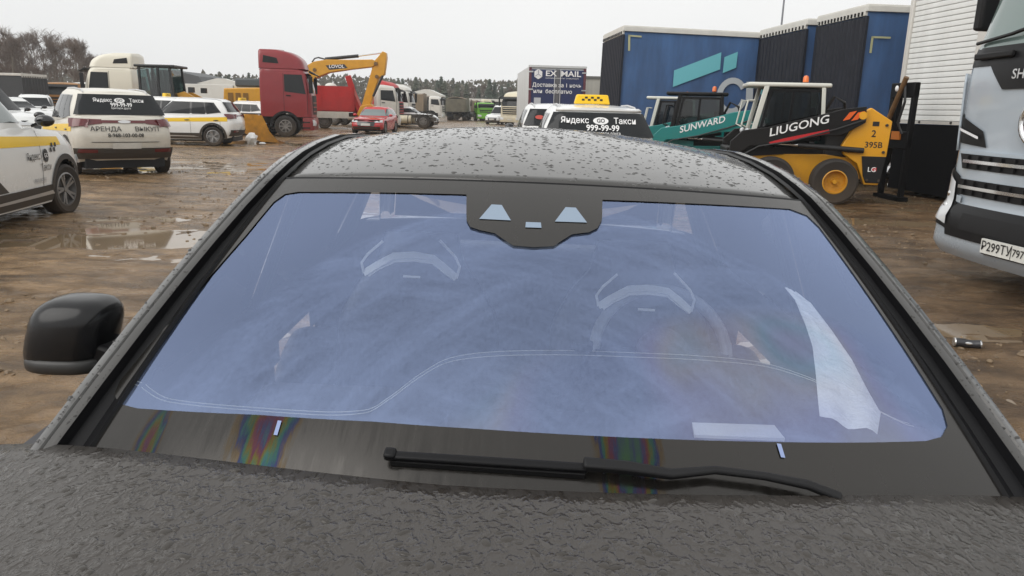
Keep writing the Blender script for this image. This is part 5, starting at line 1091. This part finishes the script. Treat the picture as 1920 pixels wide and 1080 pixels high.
def excavator():
    Y = 47.; LV = dp(575, 215, Y); t = thing('excavator', 'yellow tracked excavator with raised bent arm behind the red lorry', 'excavator', (LV.x, Y, 0))
    o = Vector((LV.x, Y, 0)); T = lambda pts, k=5.143, ox=470, oy=80: [((lambda q: (q.x - o.x, q.z))(dp(ox + x / k, oy + y / k, Y))) for x, y in pts]
    bo = MB().prism(T([(500, 470), (500, 330), (530, 235), (620, 185), (740, 165), (960, 168), (1180, 165), (1235, 185), (1190, 235), (960, 262), (760, 292), (630, 345), (600, 420), (570, 470)]), -.32, .32).build('boom', MACHINE, t, bevel=.03)
    st = MB().prism(T([(1278, 85), (1312, 100), (1316, 150), (1295, 310), (1240, 345), (1160, 600), (1075, 615), (1175, 260), (1185, 190), (1225, 150)]), -.26, .26).build('stick', MACHINE, t, bevel=.03)
    a, b = T([(720, 158), (1040, 128)]); c, d = T([(1040, 128), (1265, 98)])
    cy = MB().cyl((a[0], 0, a[1]), (b[0], 0, b[1]), .10, n=12).build('boom_cylinder', HOSE, t); part(MB().cyl((c[0], 0, c[1]), (d[0], 0, d[1]), .05, n=10).build('cylinder_rod', CHROME), cy)
    MB().tube([(x, -.2, z) for x, z in T([(600, 190), (625, 155), (660, 145), (740, 165)])], .045, 6).build('hose', HOSE, t)
    a, b = T([(1282, 320), (1190, 520)]); MB().cyl((a[0], -.3, a[1]), (b[0], -.3, b[1]), .07, n=10).build('stick_cylinder', HOSE, t)
    for q in ((1215, 205), (630, 265), (1225, 330)): x, z = T([q])[0]; MB().cyl((x, -.36, z), (x, .36, z), .11, n=14).build('pin', mat('brown pin', (.16, .09, .03), rough=.5), t)
    P0, P1 = T([(735, 222), (945, 222)]); cx = (P0[0] + P1[0]) / 2; cz = (P0[1] + T([(840, 252)])[0][1]) / 2 + .0
    MB().add([(x, -.325, z) for x, z in T([(735, 222), (915, 210), (948, 248), (770, 265)])], [(0, 1, 2, 3)]).build('name_plate', mat('dark name plate', (.03, .03, .035), rough=.5), t, smooth=0)
    lettering('LOVOL', lambda u, v: Vector((cx + u, -.335, cz + .03 + v + u * .03)), WHITEINK, t, .26, .02, 1.1)
    # bucket curled at the arm's end
    B = T([(1075, 610), (1165, 590), (1220, 640), (1200, 720), (1090, 740), (1040, 690)]); MB().prism(B, -.5, .5).build('bucket', MACHINE, t, bevel=.03)
    # house, cab, tracks (mostly hidden by the red lorry)
    x0 = dp(432, 180, Y).x - o.x
    MB().prism([(x0, 1.25), (x0 + .1, 2.35), (x0 + 2.6, 2.45), (x0 + 4.6, 2.3), (x0 + 4.6, 1.2)], -1.3, 1.3).build('engine_house', MACHINE, t, bevel=.06)
    for k in range(3): MB().box(x0 + .35 + k * .45, x0 + .65 + k * .45, -1.33, -1.30, 1.5, 2.1).build('vent_panel', mat('dark vent', (.20, .10, .012), rough=.6), t)
    MB().box(x0 + .7, x0 + 2.4, -1.1, -.2, 2.46, 2.95).build('engine_hood', mat('grey hood', (.07, .08, .085), rough=.5), t, bevel=.1)
    MB().box(x0 + 3.0, x0 + 4.5, -1.28, -.2, 2.3, 3.25).build('cab', DARKGLASS, t, bevel=.05); MB().box(x0 + 2.95, x0 + 4.55, -1.3, -.18, 3.25, 3.35).build('cab_roof', LORRYWHITE, t, bevel=.04)
    MB().cyl((x0 + 2.3, 0, .9), (x0 + 2.3, 0, 1.25), .8, n=20).build('turntable', STEEL, t)
    for y in (-1.2, 1.2):
        pr = [(x0 + 2.3 + 1.9 * s + .45 * math.cos(g), .46 + .45 * math.sin(g)) for s, g0 in ((1, -90), (-1, 90)) for g in [rad(g0 + k * 30) for k in range(7)]]
        MB().prism(pr, y - .3, y + .3).build('track', STEEL, t)
excavator()

def crane_lorry():
    hd = 76; p = gp(706, 243); t, C, B, w, zs = lorry_cab('crane_lorry', 'white lorry cab with red tipper body and folded red crane', (p.x, p.y + 1.2, 0), hd, LORRYWHITE, top=2.85, high=0, L=1.7, tank=False)
    for sg in (1, -1): MB().box(-6.4, -1.75, sg * 1.22 - .04, sg * 1.22 + .04, 1.2, 2.75).build('tipper_side', REDBODY, t)
    MB().box(-6.4, -1.75, -1.2, 1.2, 1.12, 1.22).build('tipper_floor', REDBODY, t); MB().box(-6.45, -6.36, -1.2, 1.2, 1.2, 2.75).build('tailgate', REDBODY, t); MB().box(-1.80, -1.70, -1.2, 1.2, 1.2, 2.9).build('headboard', REDBODY, t)
    for x in (-6.1, -5.0, -3.9, -2.8, -1.9):
        for sg in (1, -1): MB().box(x - .05, x + .05, sg * 1.27 - .03, sg * 1.27 + .03, 1.15, 2.74).build('side_rib', REDBODY, t)
    MB().box(-5.2, -2.1, -1.3, -1.24, .70, 1.12).build('side_guard', LORRYWHITE, t)
    cr = MB().bar((-1.35, -.9, 1.1), (-2.1, -.95, 3.45), .35, .38, up=(1, 0, 0)).build('crane_arm', REDBODY, t, bevel=.03); part(MB().bar((-1.2, -1.05, 1.3), (-1.75, -1.1, 2.6), .12, .16, up=(1, 0, 0)).build('crane_ram', mat('pale pink primer', (.55, .16, .15), rough=.5), None), cr)
    MB().box(-1.75, -1.0, -.6, .6, .9, 1.5).build('crane_base', REDBODY, t, bevel=.04)
    for x, y, r in ((-5.4, .2, .5), (-4.3, -.4, .45), (-3.2, .1, .4)): MB().ball((x, y, 2.75), (r, r, r * .6), 12, 7).build('white_sack', mat('white sack', (.68, .67, .62), rough=.7, bump=.4, scale=4), t)
    # cabs standing beyond
    q = dp(742, 225, 60); lorry_cab('red_lorry', 'red cab peeking out behind the white crane lorry', (q.x - .9, 60, 0), 100, REDBODY, top=2.9, high=.55, chassis=True)
    q = dp(752, 220, 66); lorry_cab('white_lorry', 'white cab right of the crane lorry, beyond the red cab', (q.x - .3, 67, 0), 92, LORRYWHITE, top=2.9, high=.5)
crane_lorry()

def bucket():
    p = gp(488, 266); t = thing('loader_bucket', 'rusty yellow loader bucket lying on the mud by the red lorry', 'bucket', (p.x, p.y, 0), None, None, rad(24))
    Y = mat('bucket yellow', (.52, .23, .012), rough=.5, var=.3, scale=4, dirt=.35, dz=(0, 1.2)); IN = mat('bucket rust', (.20, .085, .02), rough=.65, var=.5, scale=5)
    prof = [(-.62, 1.10), (.05, 1.05), (.28, .75), (.34, .35), (.70, .02), (.62, .0), (-.05, .05), (-.50, .30), (-.64, .7)]
    MB().prism([(-.62, 1.10), (-.64, .7), (-.50, .30), (-.05, .05), (.66, .0), (.66, .04), (-.02, .10), (-.44, .34), (-.57, .72), (-.56, 1.10)], -.8, .8).build('shell', Y, t)
    for y in (-.80, .80): MB().prism([(-.62, 1.10), (-.64, .7), (-.50, .30), (-.05, .05), (.66, .0), (.30, .45), (.16, .80), (.04, 1.08)], y - .03, y + .03).build('side_plate', Y, t)
    MB().prism([(-.56, 1.0), (-.5, .45), (-.05, .14), (.5, .06), (-.1, .4), (-.4, .9)], -.75, .75).build('mud_load', IN, t)
    for k in range(6): y = -.7 + k * .28; MB().prism([(.55, .0), (.92, -.0), (.62, .09)], y - .05, y + .05).build('tooth', IN, t)
    r = gp(508, 262); s = MB().ball((0, 0, .16), (.22, .18, .26), 14, 9); s.v = [v + Vector((noise.noise(v * 7), noise.noise(v * 7 + Vector((5, 0, 0))), noise.noise(v * 7 + Vector((0, 5, 0))))) * .10 for v in s.v]
    o = s.build('plastic_bag', mat('white plastic bag', (.78, .78, .77), rough=.6), None, smooth=60); o.location = (r.x + .30, r.y - 3.3, 0); tag(o, 'crumpled white plastic bag beside the yellow bucket', 'bag')
    r = gp(492, 271); o = MB().ball((0, 0, .04), (.14, .1, .05), 10, 6).build('white_scrap', MATS['white plastic bag'], None); o.location = (r.x, r.y, 0); tag(o, 'flat white scrap on the mud left of the plastic bag', 'litter')
bucket()

def back_left():
    # white tractor and wheel loader behind the muddy SUV
    q = dp(222, 185, 41); lorry_cab('white_lorry', 'cream-white lorry tractor with yellow lower band behind the muddy SUV', (q.x, 41, 0), -100, mat('ivory lorry', (.74, .71, .60), rough=.35, coat=.3, dirt=.2, dz=(.4, 2.6)), top=3.15, high=.72, L=2.6)
    t = thing('wheel_loader', 'wheel loader with tall dark glass cab beside the cream lorry', 'loader', (dp(305, 185, 37.5).x, 37.5, 0), 88); K = mat('loader cab black', (.014, .015, .016), rough=.35)
    for x in (-.72, .15, .85):
        for y in (-.72, .72): MB().bar((x, y, 1.55), (x + (.12 if x > .5 else -.02) * -1, y, 3.1), .09, .10).build('cab_post', K, t)
    for sg in (1, -1): MB().add([(-.72, sg * .72, 1.6), (.85, sg * .72, 1.6), (.75, sg * .72, 3.05), (-.72, sg * .72, 3.05)], [(0, 1, 2, 3)]).build('side_pane', glass('loader glass', (.22, .32, .31), .08), t, smooth=0)
    for x in (-.74, .82): MB().add([(x, -.7, 1.6), (x, .7, 1.6), (x - .08, .7, 3.05), (x - .08, -.7, 3.05)], [(0, 1, 2, 3)]).build('windshield', MATS['loader glass'], t, smooth=0)
    MB().box(-.9, 1.0, -.85, .85, 3.08, 3.2).build('cab_roof', K, t, bevel=.04); MB().box(-.8, .95, -.78, .78, 1.25, 1.6).build('cab_floor', K, t, bevel=.03)
    MB().prism([(-.2, 1.6), (.2, 1.6), (.2, 1.85), (-.1, 1.9), (-.18, 2.5), (-.3, 2.5)], -.25, .25).build('seat', PLASTIC, t, bevel=.04)
    MB().prism([(-3.0, .8), (-3.0, 1.75), (-.8, 1.95), (-.8, .8)], -.75, .75).build('engine_cover', MACHINE, t, bevel=.06); MB().box(.8, 2.0, -.55, .55, .6, 1.3).build('front_frame', MACHINE, t, bevel=.05)
    for sg in (1, -1):
        for x in (-1.9, 1.2): wheel(t, Vector((x, sg * .95, .72)), .72, .5, sg, rimmat=MACHINE, spokes=0, rr=.5)
        MB().prism([(.9, 1.9), (1.25, 2.0), (2.6, 1.3), (3.1, .5), (2.85, .4), (2.2, 1.05), (1.0, 1.6)], sg * .45 - .06, sg * .45 + .06).build('lift_arm', MACHINE, t)
        MB().box(1.6, 1.85, sg * .8 - .1, sg * .8 + .1, 1.95, 2.2).build('headlight', K, t)
    MB().prism([(2.9, .1), (2.8, .9), (3.0, 1.2), (3.4, 1.15), (3.9, .1)], -1.2, 1.2).build('bucket', MACHINE, t, bevel=.03)
    # white box body and dark sheds behind
    GREY = mat('dark shed', (.075, .08, .085), rough=.6, var=.15, scale=.4); PAN = mat('white panel', (.66, .66, .62), rough=.5, var=.06, scale=.5, dirt=.2, dz=(0, 3))
    c = dp(392, 185, 55); t = thing('box_trailer', 'low white box trailer between the wheel loader and the red lorry', 'trailer', (c.x, 55, 0)); MB().box(-2.0, 1.75, 0, 5, .9, 2.75).build('box_wall', PAN, t, bevel=.03); MB().box(1.78, 2.0, .1, 4.9, .9, 2.7).build('end_frame', LORRYCREAM, t); MB().box(-1.9, 1.7, .5, 4.5, .5, .88).build('chassis', STEEL, t)
    for x in (-1.2, 1.0):
        for y, sg in ((.25, -1), (4.75, 1)): wheel(t, Vector((x, y, .45)), .45, .3, sg, rimmat=TRUCKRIM, spokes=8, rr=.58)
    c0, c1 = dp(300, 150, 88), dp(482, 150, 88); t = thing('shed', 'long dark grey shed roof behind the white trailer', 'building', (c0.x, 88, 0)); Ls = c1.x - c0.x
    MB().prism([(0, 0), (Ls, 0), (Ls, 2.8), (Ls * .45, 3.4), (Ls * .40, 4.3), (Ls * .15, 4.9), (0, 4.9)], 0, 9).build('wall', GREY, t); MB().prism([(Ls * .42, 3.5), (Ls * .62, 4.1), (Ls * .70, 4.1), (Ls * 1.0, 3.2), (Ls * .98, 3.0), (Ls * .6, 3.3)], -1.2, -.1).build('canopy', PAN, t)
    for k in range(4): MB().box(Ls * .1 + k * 1.3, Ls * .1 + k * 1.3 + .8, -.06, -.01, 1.6, 2.5).build('window', DARKGLASS, t)
    # row along the left edge
    DK = mat('charcoal curtain', (.030, .031, .034), rough=.6, var=.15, scale=1); RW = MATS['trailer roof frame']
    c = dp(91, 180, 52); box_trailer('trailer', 'charcoal trailer with white roof line at the far left', (c.x, 52, 0), 180 - 2, 13, 2.5, .9, 3.0, DK, RW, DK, gear=(9, 10.3), ribs=8)
    c = dp(112, 175, 56); lorry_cab('orange_lorry', 'dark cab with orange lower band left of the cream lorry', (c.x - .2, 57, 0), 160, mat('dark orange cab', (.30, .13, .02), rough=.45), top=2.55, high=0)
    c = dp(146, 170, 60); lorry_cab('white_lorry', 'white cab standing in the gap left of the cream lorry, nearer the dark cab', (c.x, 62, 0), 170, LORRYWHITE, top=2.7, high=0)
    c = dp(172, 170, 60); lorry_cab('white_lorry', 'white cab touching the left side of the cream lorry', (c.x + .3, 64, 0), 175, LORRYWHITE, top=2.65, high=0)
back_left()

def far_middle():
    TARP = mat('brown tarpaulin', (.20, .155, .105), rough=.7, var=.25, scale=1.2, stretch=(4, 4, .5)); OL = mat('olive dump body', (.115, .105, .075), rough=.6, var=.3, scale=1.5)
    # bare chassis
    p = gp(797, 240); t = thing('lorry_chassis', 'bare black lorry chassis with pale fuel tank and one big wheel', 'lorry', (p.x, p.y + .3, 0), 92)
    for sg in (1, -1):
        MB().box(-4.0, .5, sg * .43 - .05, sg * .43 + .05, .75, 1.0).build('chassis_rail', STEEL, t); wheel(t, Vector((0, sg * 1.05, .5)), .5, .3, sg, rimmat=TRUCKRIM, spokes=8, rr=.58)
        MB().cyl((-2.4, sg * .9, .62), (-.95, sg * .9, .62), .30, n=18).build('fuel_tank', LORRYCREAM, t)
        for x in (-2.2, -1.2): MB().cyl((x, sg * .9, .62), (x + .06, sg * .9, .62), .315, n=18).build('tank_strap', STEEL, t)
        MB().grid(lambda u, v: Vector((.62 * math.cos(math.pi * u), sg * lerp(.8, 1.25, v), .5 + .62 * math.sin(math.pi * u))), 12, 2).build('mudguard', STEEL, t)
    MB().box(.1, .7, -1.1, 1.1, .5, .8).build('front_beam', STEEL, t)
    def tipper(label, c, hd, col, cabm, Lb=5.2, hb=1.6, W=2.4):
        t, C, B, w, zs = lorry_cab('tipper_lorry', label, c, hd, cabm, top=2.7, high=0, L=1.7, tank=False, group='tipper lorries in the distance')
        for sg in (1, -1): MB().box(-1.0 - Lb, -.85, sg * W / 2 - .05, sg * W / 2 + .05, 1.15, 1.15 + hb).build('tipper_side', col, t)
        MB().box(-1.0 - Lb, -.85, -W / 2, W / 2, 1.08, 1.2).build('tipper_floor', col, t); MB().box(-1.05 - Lb, -.95 - Lb, -W / 2, W / 2, 1.1, 1.15 + hb).build('tailgate', col, t); MB().box(-.92, -.84, -W / 2, W / 2, 1.1, 1.3 + hb).build('headboard', col, t)
        g = MB(); g.grid(lambda u, v: Vector((lerp(-1.0 - Lb, -.9, u), lerp(-W / 2, W / 2, v), 1.12 + hb + .22 * math.sin(math.pi * v) + .05 * math.sin(u * 19))), 20, 8); g.build('tarp_cover', TARP, t, solid=.03)
    c = dp(832, 222, 88); tipper('brown tarpaulin tipper lorry side-on with white cab', (c.x - 1.3, 88, 0), 92, TARP, LORRYWHITE, 5.6, 1.75)
    c = dp(854, 228, 92); tipper('olive tipper lorry seen from behind in the middle distance', (c.x, 100, 0), 2, OL, LORRYWHITE, 4.4, 1.5, 2.4)
    c = dp(886, 222, 100); tipper('pale brown tipper lorry right of the one seen from behind', (c.x + 1.2, 104, 0), 80, TARP, LORRYCREAM, 3.4, 1.3)
    GR = mat('bright green', (.14, .42, .02), rough=.4); c = dp(908, 222, 100); lorry_cab('green_lorry', 'bright green cab in the far middle of the yard', (c.x, 98, 0), 160, GR, top=2.2, high=0, L=1.7)
    p = dp(962, 225, 76); lorry_cab('cream_lorry', 'cream lorry tractor left of the navy-doored box lorry', (p.x + .4, 76, 0), 212, LORRYCREAM, top=2.75, high=.5)
    PAN = MATS['white panel']; c = dp(790, 205, 120)
    for nm, px_, y, L_, h_, lab in (('marquee', 795, 118, 5.5, 3.4, 'pale peaked canopy roof above the brown tarpaulin lorry'), ('canopy', 925, 118, 12, 2.9, 'flat white canopy above the green cab')):
        c = dp(px_, 205, y); t = thing(nm, lab, 'canopy', (c.x, y, 0)); hh = .8 if nm == 'marquee' else .12
        MB().prism([(-L_ / 2, h_ - .25), (L_ / 2, h_ - .25), (L_ / 2, h_), (L_ * .15, h_ + hh), (0, h_ + hh), (-L_ / 2, h_ + .1)], 0, 6).build('roof', PAN, t)
        for x in (-L_ / 2 + .3, 0, L_ / 2 - .3):
            for yy in (.3, 5.7): MB().cyl((x, yy, 0), (x, yy, h_ - .2), .08, n=8).build('post', STEEL, t)
    c = dp(745, 200, 95); t = thing('container', 'white container panel right of the white cab, far middle left', 'container', (c.x - .5, 95, 0)); MB().box(-2.0, 1.4, 0, 6, .2, 4.2).build('container_wall', PAN, t); MB().box(.1, .35, -.04, -.01, .4, 3.0).build('door_gap', STEEL, t)
    # crushed can on the wet ground
    p = gp(1813, 652); t = thing('drink_can', 'crushed silver and black drink can on wet ground by the grey car', 'can', (p.x, p.y, .002), None, None, rad(-12)); AL = mat('can metal', (.7, .7, .7), rough=.25, metal=.9); CB = mat('can print', (.05, .05, .055), rough=.3, metal=.3)
    MB().tube([(-.085, 0, .034), (-.05, 0, .034), (-.02, .006, .028), (.02, .008, .024), (.055, .0, .028), (.08, -.006, .033)], .030, 12).build('can_body', CB, t, smooth=40)
    MB().cyl((-.092, 0, .034), (-.084, 0, .034), .030, .032, 14).build('can_lid', AL, t); MB().cyl((.078, -.006, .033), (.088, -.008, .035), .032, .026, 14).build('can_base', AL, t); MB().ball((.0, -.02, .035), (.03, .012, .012), 8, 5).build('can_band', AL, t)
far_middle()

# ---------------------------------------------------------------- trees
def conifer_mesh(seed):
    rnd = random.Random(seed); tr = MB().cyl((0, 0, 0), (0, 0, .95), .016, .003, 6); cr = MB(); lv = 24
    for i in range(lv):
        z = .04 + .94 * (i / (lv - 1)); r = .235 * (1 - (z - .08) / .95) ** .85 + .008
        for k in range(9):
            a = rnd.uniform(0, 6.28); rr = r * rnd.uniform(.55, 1.15); ca, sa = math.cos(a), math.sin(a); wd = .035 * rnd.uniform(.6, 1.3) + .12 * rr; z0 = z + rnd.uniform(-.015, .015)
            tip = (ca * rr, sa * rr, z0 - .30 * rr - .01); mid = (ca * rr * .5, sa * rr * .5, z0 - .04 * rr)
            n = (-sa * wd, ca * wd, 0)
            cr.add([(0, 0, z0 + .01), (mid[0] + n[0], mid[1] + n[1], mid[2] - .022), tip, (mid[0] - n[0], mid[1] - n[1], mid[2] - .022), (mid[0], mid[1], mid[2] + .012)], [(0, 1, 4), (1, 2, 4), (2, 3, 4), (3, 0, 4)])
    return tr, cr
def bare_mesh(seed, spread=.5, twigs=5):
    rnd = random.Random(seed); tr = MB(); cr = MB()
    def grow(p, d, ln, r, lev):
        q = p + d * ln; (tr if lev < 2 else cr).cyl(p, q, r, r * .62, 5 if lev < 2 else 3)
        if lev >= 4:
            for _ in range(twigs):
                e = (d + Vector((rnd.gauss(0, .6), rnd.gauss(0, .6), rnd.gauss(.2, .4)))).normalized(); b = p.lerp(q, rnd.random()); s = e.orthogonal().normalized() * .0017; l = rnd.uniform(.03, .085); cr.add([b - s, b + s, b + e * l], [(0, 1, 2)])
            return
        for k in range(rnd.choice((3, 4, 4))):
            e = (d * .9 + Vector((rnd.gauss(0, spread), rnd.gauss(0, spread), .28))).normalized(); grow(p.lerp(q, rnd.uniform(.55, 1)), e, ln * rnd.uniform(.62, .85), r * .6, lev + 1)
    p = Vector((0, 0, 0)); d = Vector((rnd.gauss(0, .04), rnd.gauss(0, .04), 1)).normalized()
    for k in range(4): q = p + d * .14; tr.cyl(p, q, .017 - .003 * k, .014 - .003 * k, 6); p = q; (grow(p, (d + Vector((rnd.gauss(0, .55), rnd.gauss(0, .55), .25))).normalized(), .13, .005, 1) if k else None)
    grow(p, d, .15, .006, 1)
    return tr, cr
def forest():
    rnd = random.Random(11)
    CON = [mat('spruce needles %s' % n, c, rough=.8, var=.35, scale=3) for n, c in (('dark', (.050, .068, .046)), ('olive', (.072, .082, .052)))]
    BARK = mat('bark', (.15, .125, .10), rough=.9); TW = mat('bare twigs', (.155, .115, .092), rough=.9, var=.3, scale=2); BIRCH = mat('birch bark', (.42, .40, .37), rough=.8, var=.3, scale=6)
    protos = []
    for i in range(4):
        tr, cr = conifer_mesh(i); protos.append(('conifer', tr.build('trunk', BARK, None, smooth=0), cr.build('crown', CON[i % 2], None, smooth=0)))
    for i in range(5):
        tr, cr = bare_mesh(30 + i); protos.append(('bare', tr.build('trunk', BIRCH if i == 4 else BARK, None, smooth=0), cr.build('crown', TW, None, smooth=0)))
    used = set()
    def plant(kind, x, y, h, wide=1.0):
        k = rnd.choice([i for i, p in enumerate(protos) if p[0] == kind]); _, tr, cr = protos[k]
        t = thing('conifer_tree' if kind == 'conifer' else 'bare_tree', 'dark conifer in the distant tree line' if kind == 'conifer' else ('tall leafless tree behind the left parked cars' if x < -45 and y < 130 else 'grey leafless tree in the distant wood'), 'tree', (x, y, 0), None,
                  'conifers of the tree line' if kind == 'conifer' else ('leafless trees at the left' if x < -45 and y < 130 else 'leafless trees of the wood'), rnd.uniform(0, 6.28)); t.scale = (h * wide, h * wide, h)
        for o in (tr, cr):
            if (k, o.name) in used: o = o.copy(); COL.objects.link(o)
            else: used.add((k, o.name))
            o.parent = t
    for i in range(48): px_ = rnd.uniform(-50, 205); y = rnd.uniform(85, 125); c = dp(px_, 181, y); plant('bare', c.x, y, y / 110 * rnd.uniform(8.5, 12) * (1.0 if px_ < 160 else .75), rnd.uniform(.8, 1.2))
    for px_, top in ((409, 143), (416, 138), (424, 147), (433, 143), (470, 140), (462, 150), (476, 148), (437, 150), (664, 152), (728, 158), (747, 150), (755, 151), (780, 148), (787, 156), (799, 152), (820, 154), (827, 147), (833, 155), (849, 150), (857, 157), (867, 154), (874, 158), (897, 168), (917, 152), (927, 158), (940, 165), (952, 160), (962, 168), (975, 160), (985, 164), (700, 160), (640, 158)):
        y = rnd.uniform(150, 185); b = dp(px_, 205, y); tp = dp(px_, top - 4, y); plant('conifer', b.x, y, tp.z, rnd.uniform(1.15, 1.6))
    for i in range(130): px_ = rnd.uniform(560, 1000); y = rnd.uniform(150, 200); c = dp(px_, 205, y); plant('bare', c.x, y, dp(px_, rnd.uniform(150, 174), y).z, rnd.uniform(.8, 1.3))
    for i in range(24): x = rnd.uniform(10, 150); y = rnd.uniform(150, 200); plant(rnd.choice(('conifer', 'bare')), x, y, rnd.uniform(7, 10))
    for i in range(20): px_ = rnd.uniform(300, 560); y = rnd.uniform(150, 200); c = dp(px_, 195, y); plant(rnd.choice(('conifer', 'bare', 'bare')), c.x, y, rnd.uniform(4.5, 7))
    # undergrowth that closes the wood
    mb = MB()
    for i in range(30000):
        x = rnd.uniform(-150, 120); y = rnd.uniform(165, 215); z = rnd.uniform(0, 7.2 + 2.6 * noise.noise((x * .06, y * .06, 0))); s = rnd.uniform(.25, .8); a = rnd.uniform(0, 3.14); u = Vector((math.cos(a) * s, math.sin(a) * s, rnd.uniform(-.3, .3) * s)); v = Vector((rnd.uniform(-.2, .2), rnd.uniform(-.2, .2), rnd.uniform(.6, 1.6))) * s; p = Vector((x, y, z))
        mb.add([p - u, p + u, p + v], [(0, 1, 2)])
    tag(mb.build('undergrowth', mat('undergrowth', (.125, .115, .088), rough=.9, var=.5, scale=.15), None, smooth=0), 'brown-grey thicket closing the distant wood', 'undergrowth', kind='stuff')
forest()

# ---------------------------------------------------------------- drizzle-laden air
def haze():
    mb = MB().box(-230, 230, -60, 240, -1.2, 16.0); m = bpy.data.materials.new('drizzle haze'); m.use_nodes = True; N = m.node_tree.nodes; N.remove(N['Principled BSDF'])
    v = N.new('ShaderNodeVolumePrincipled'); v.inputs['Color'].default_value = (.93, .95, .96, 1); v.inputs['Density'].default_value = .0008; v.inputs['Anisotropy'].default_value = .2
    m.node_tree.links.new(v.outputs[0], N['Material Output'].inputs['Volume']); o = mb.build('haze', m, None, smooth=0); tag(o, 'thin grey drizzle hanging over the whole yard', 'haze', kind='stuff')
haze()
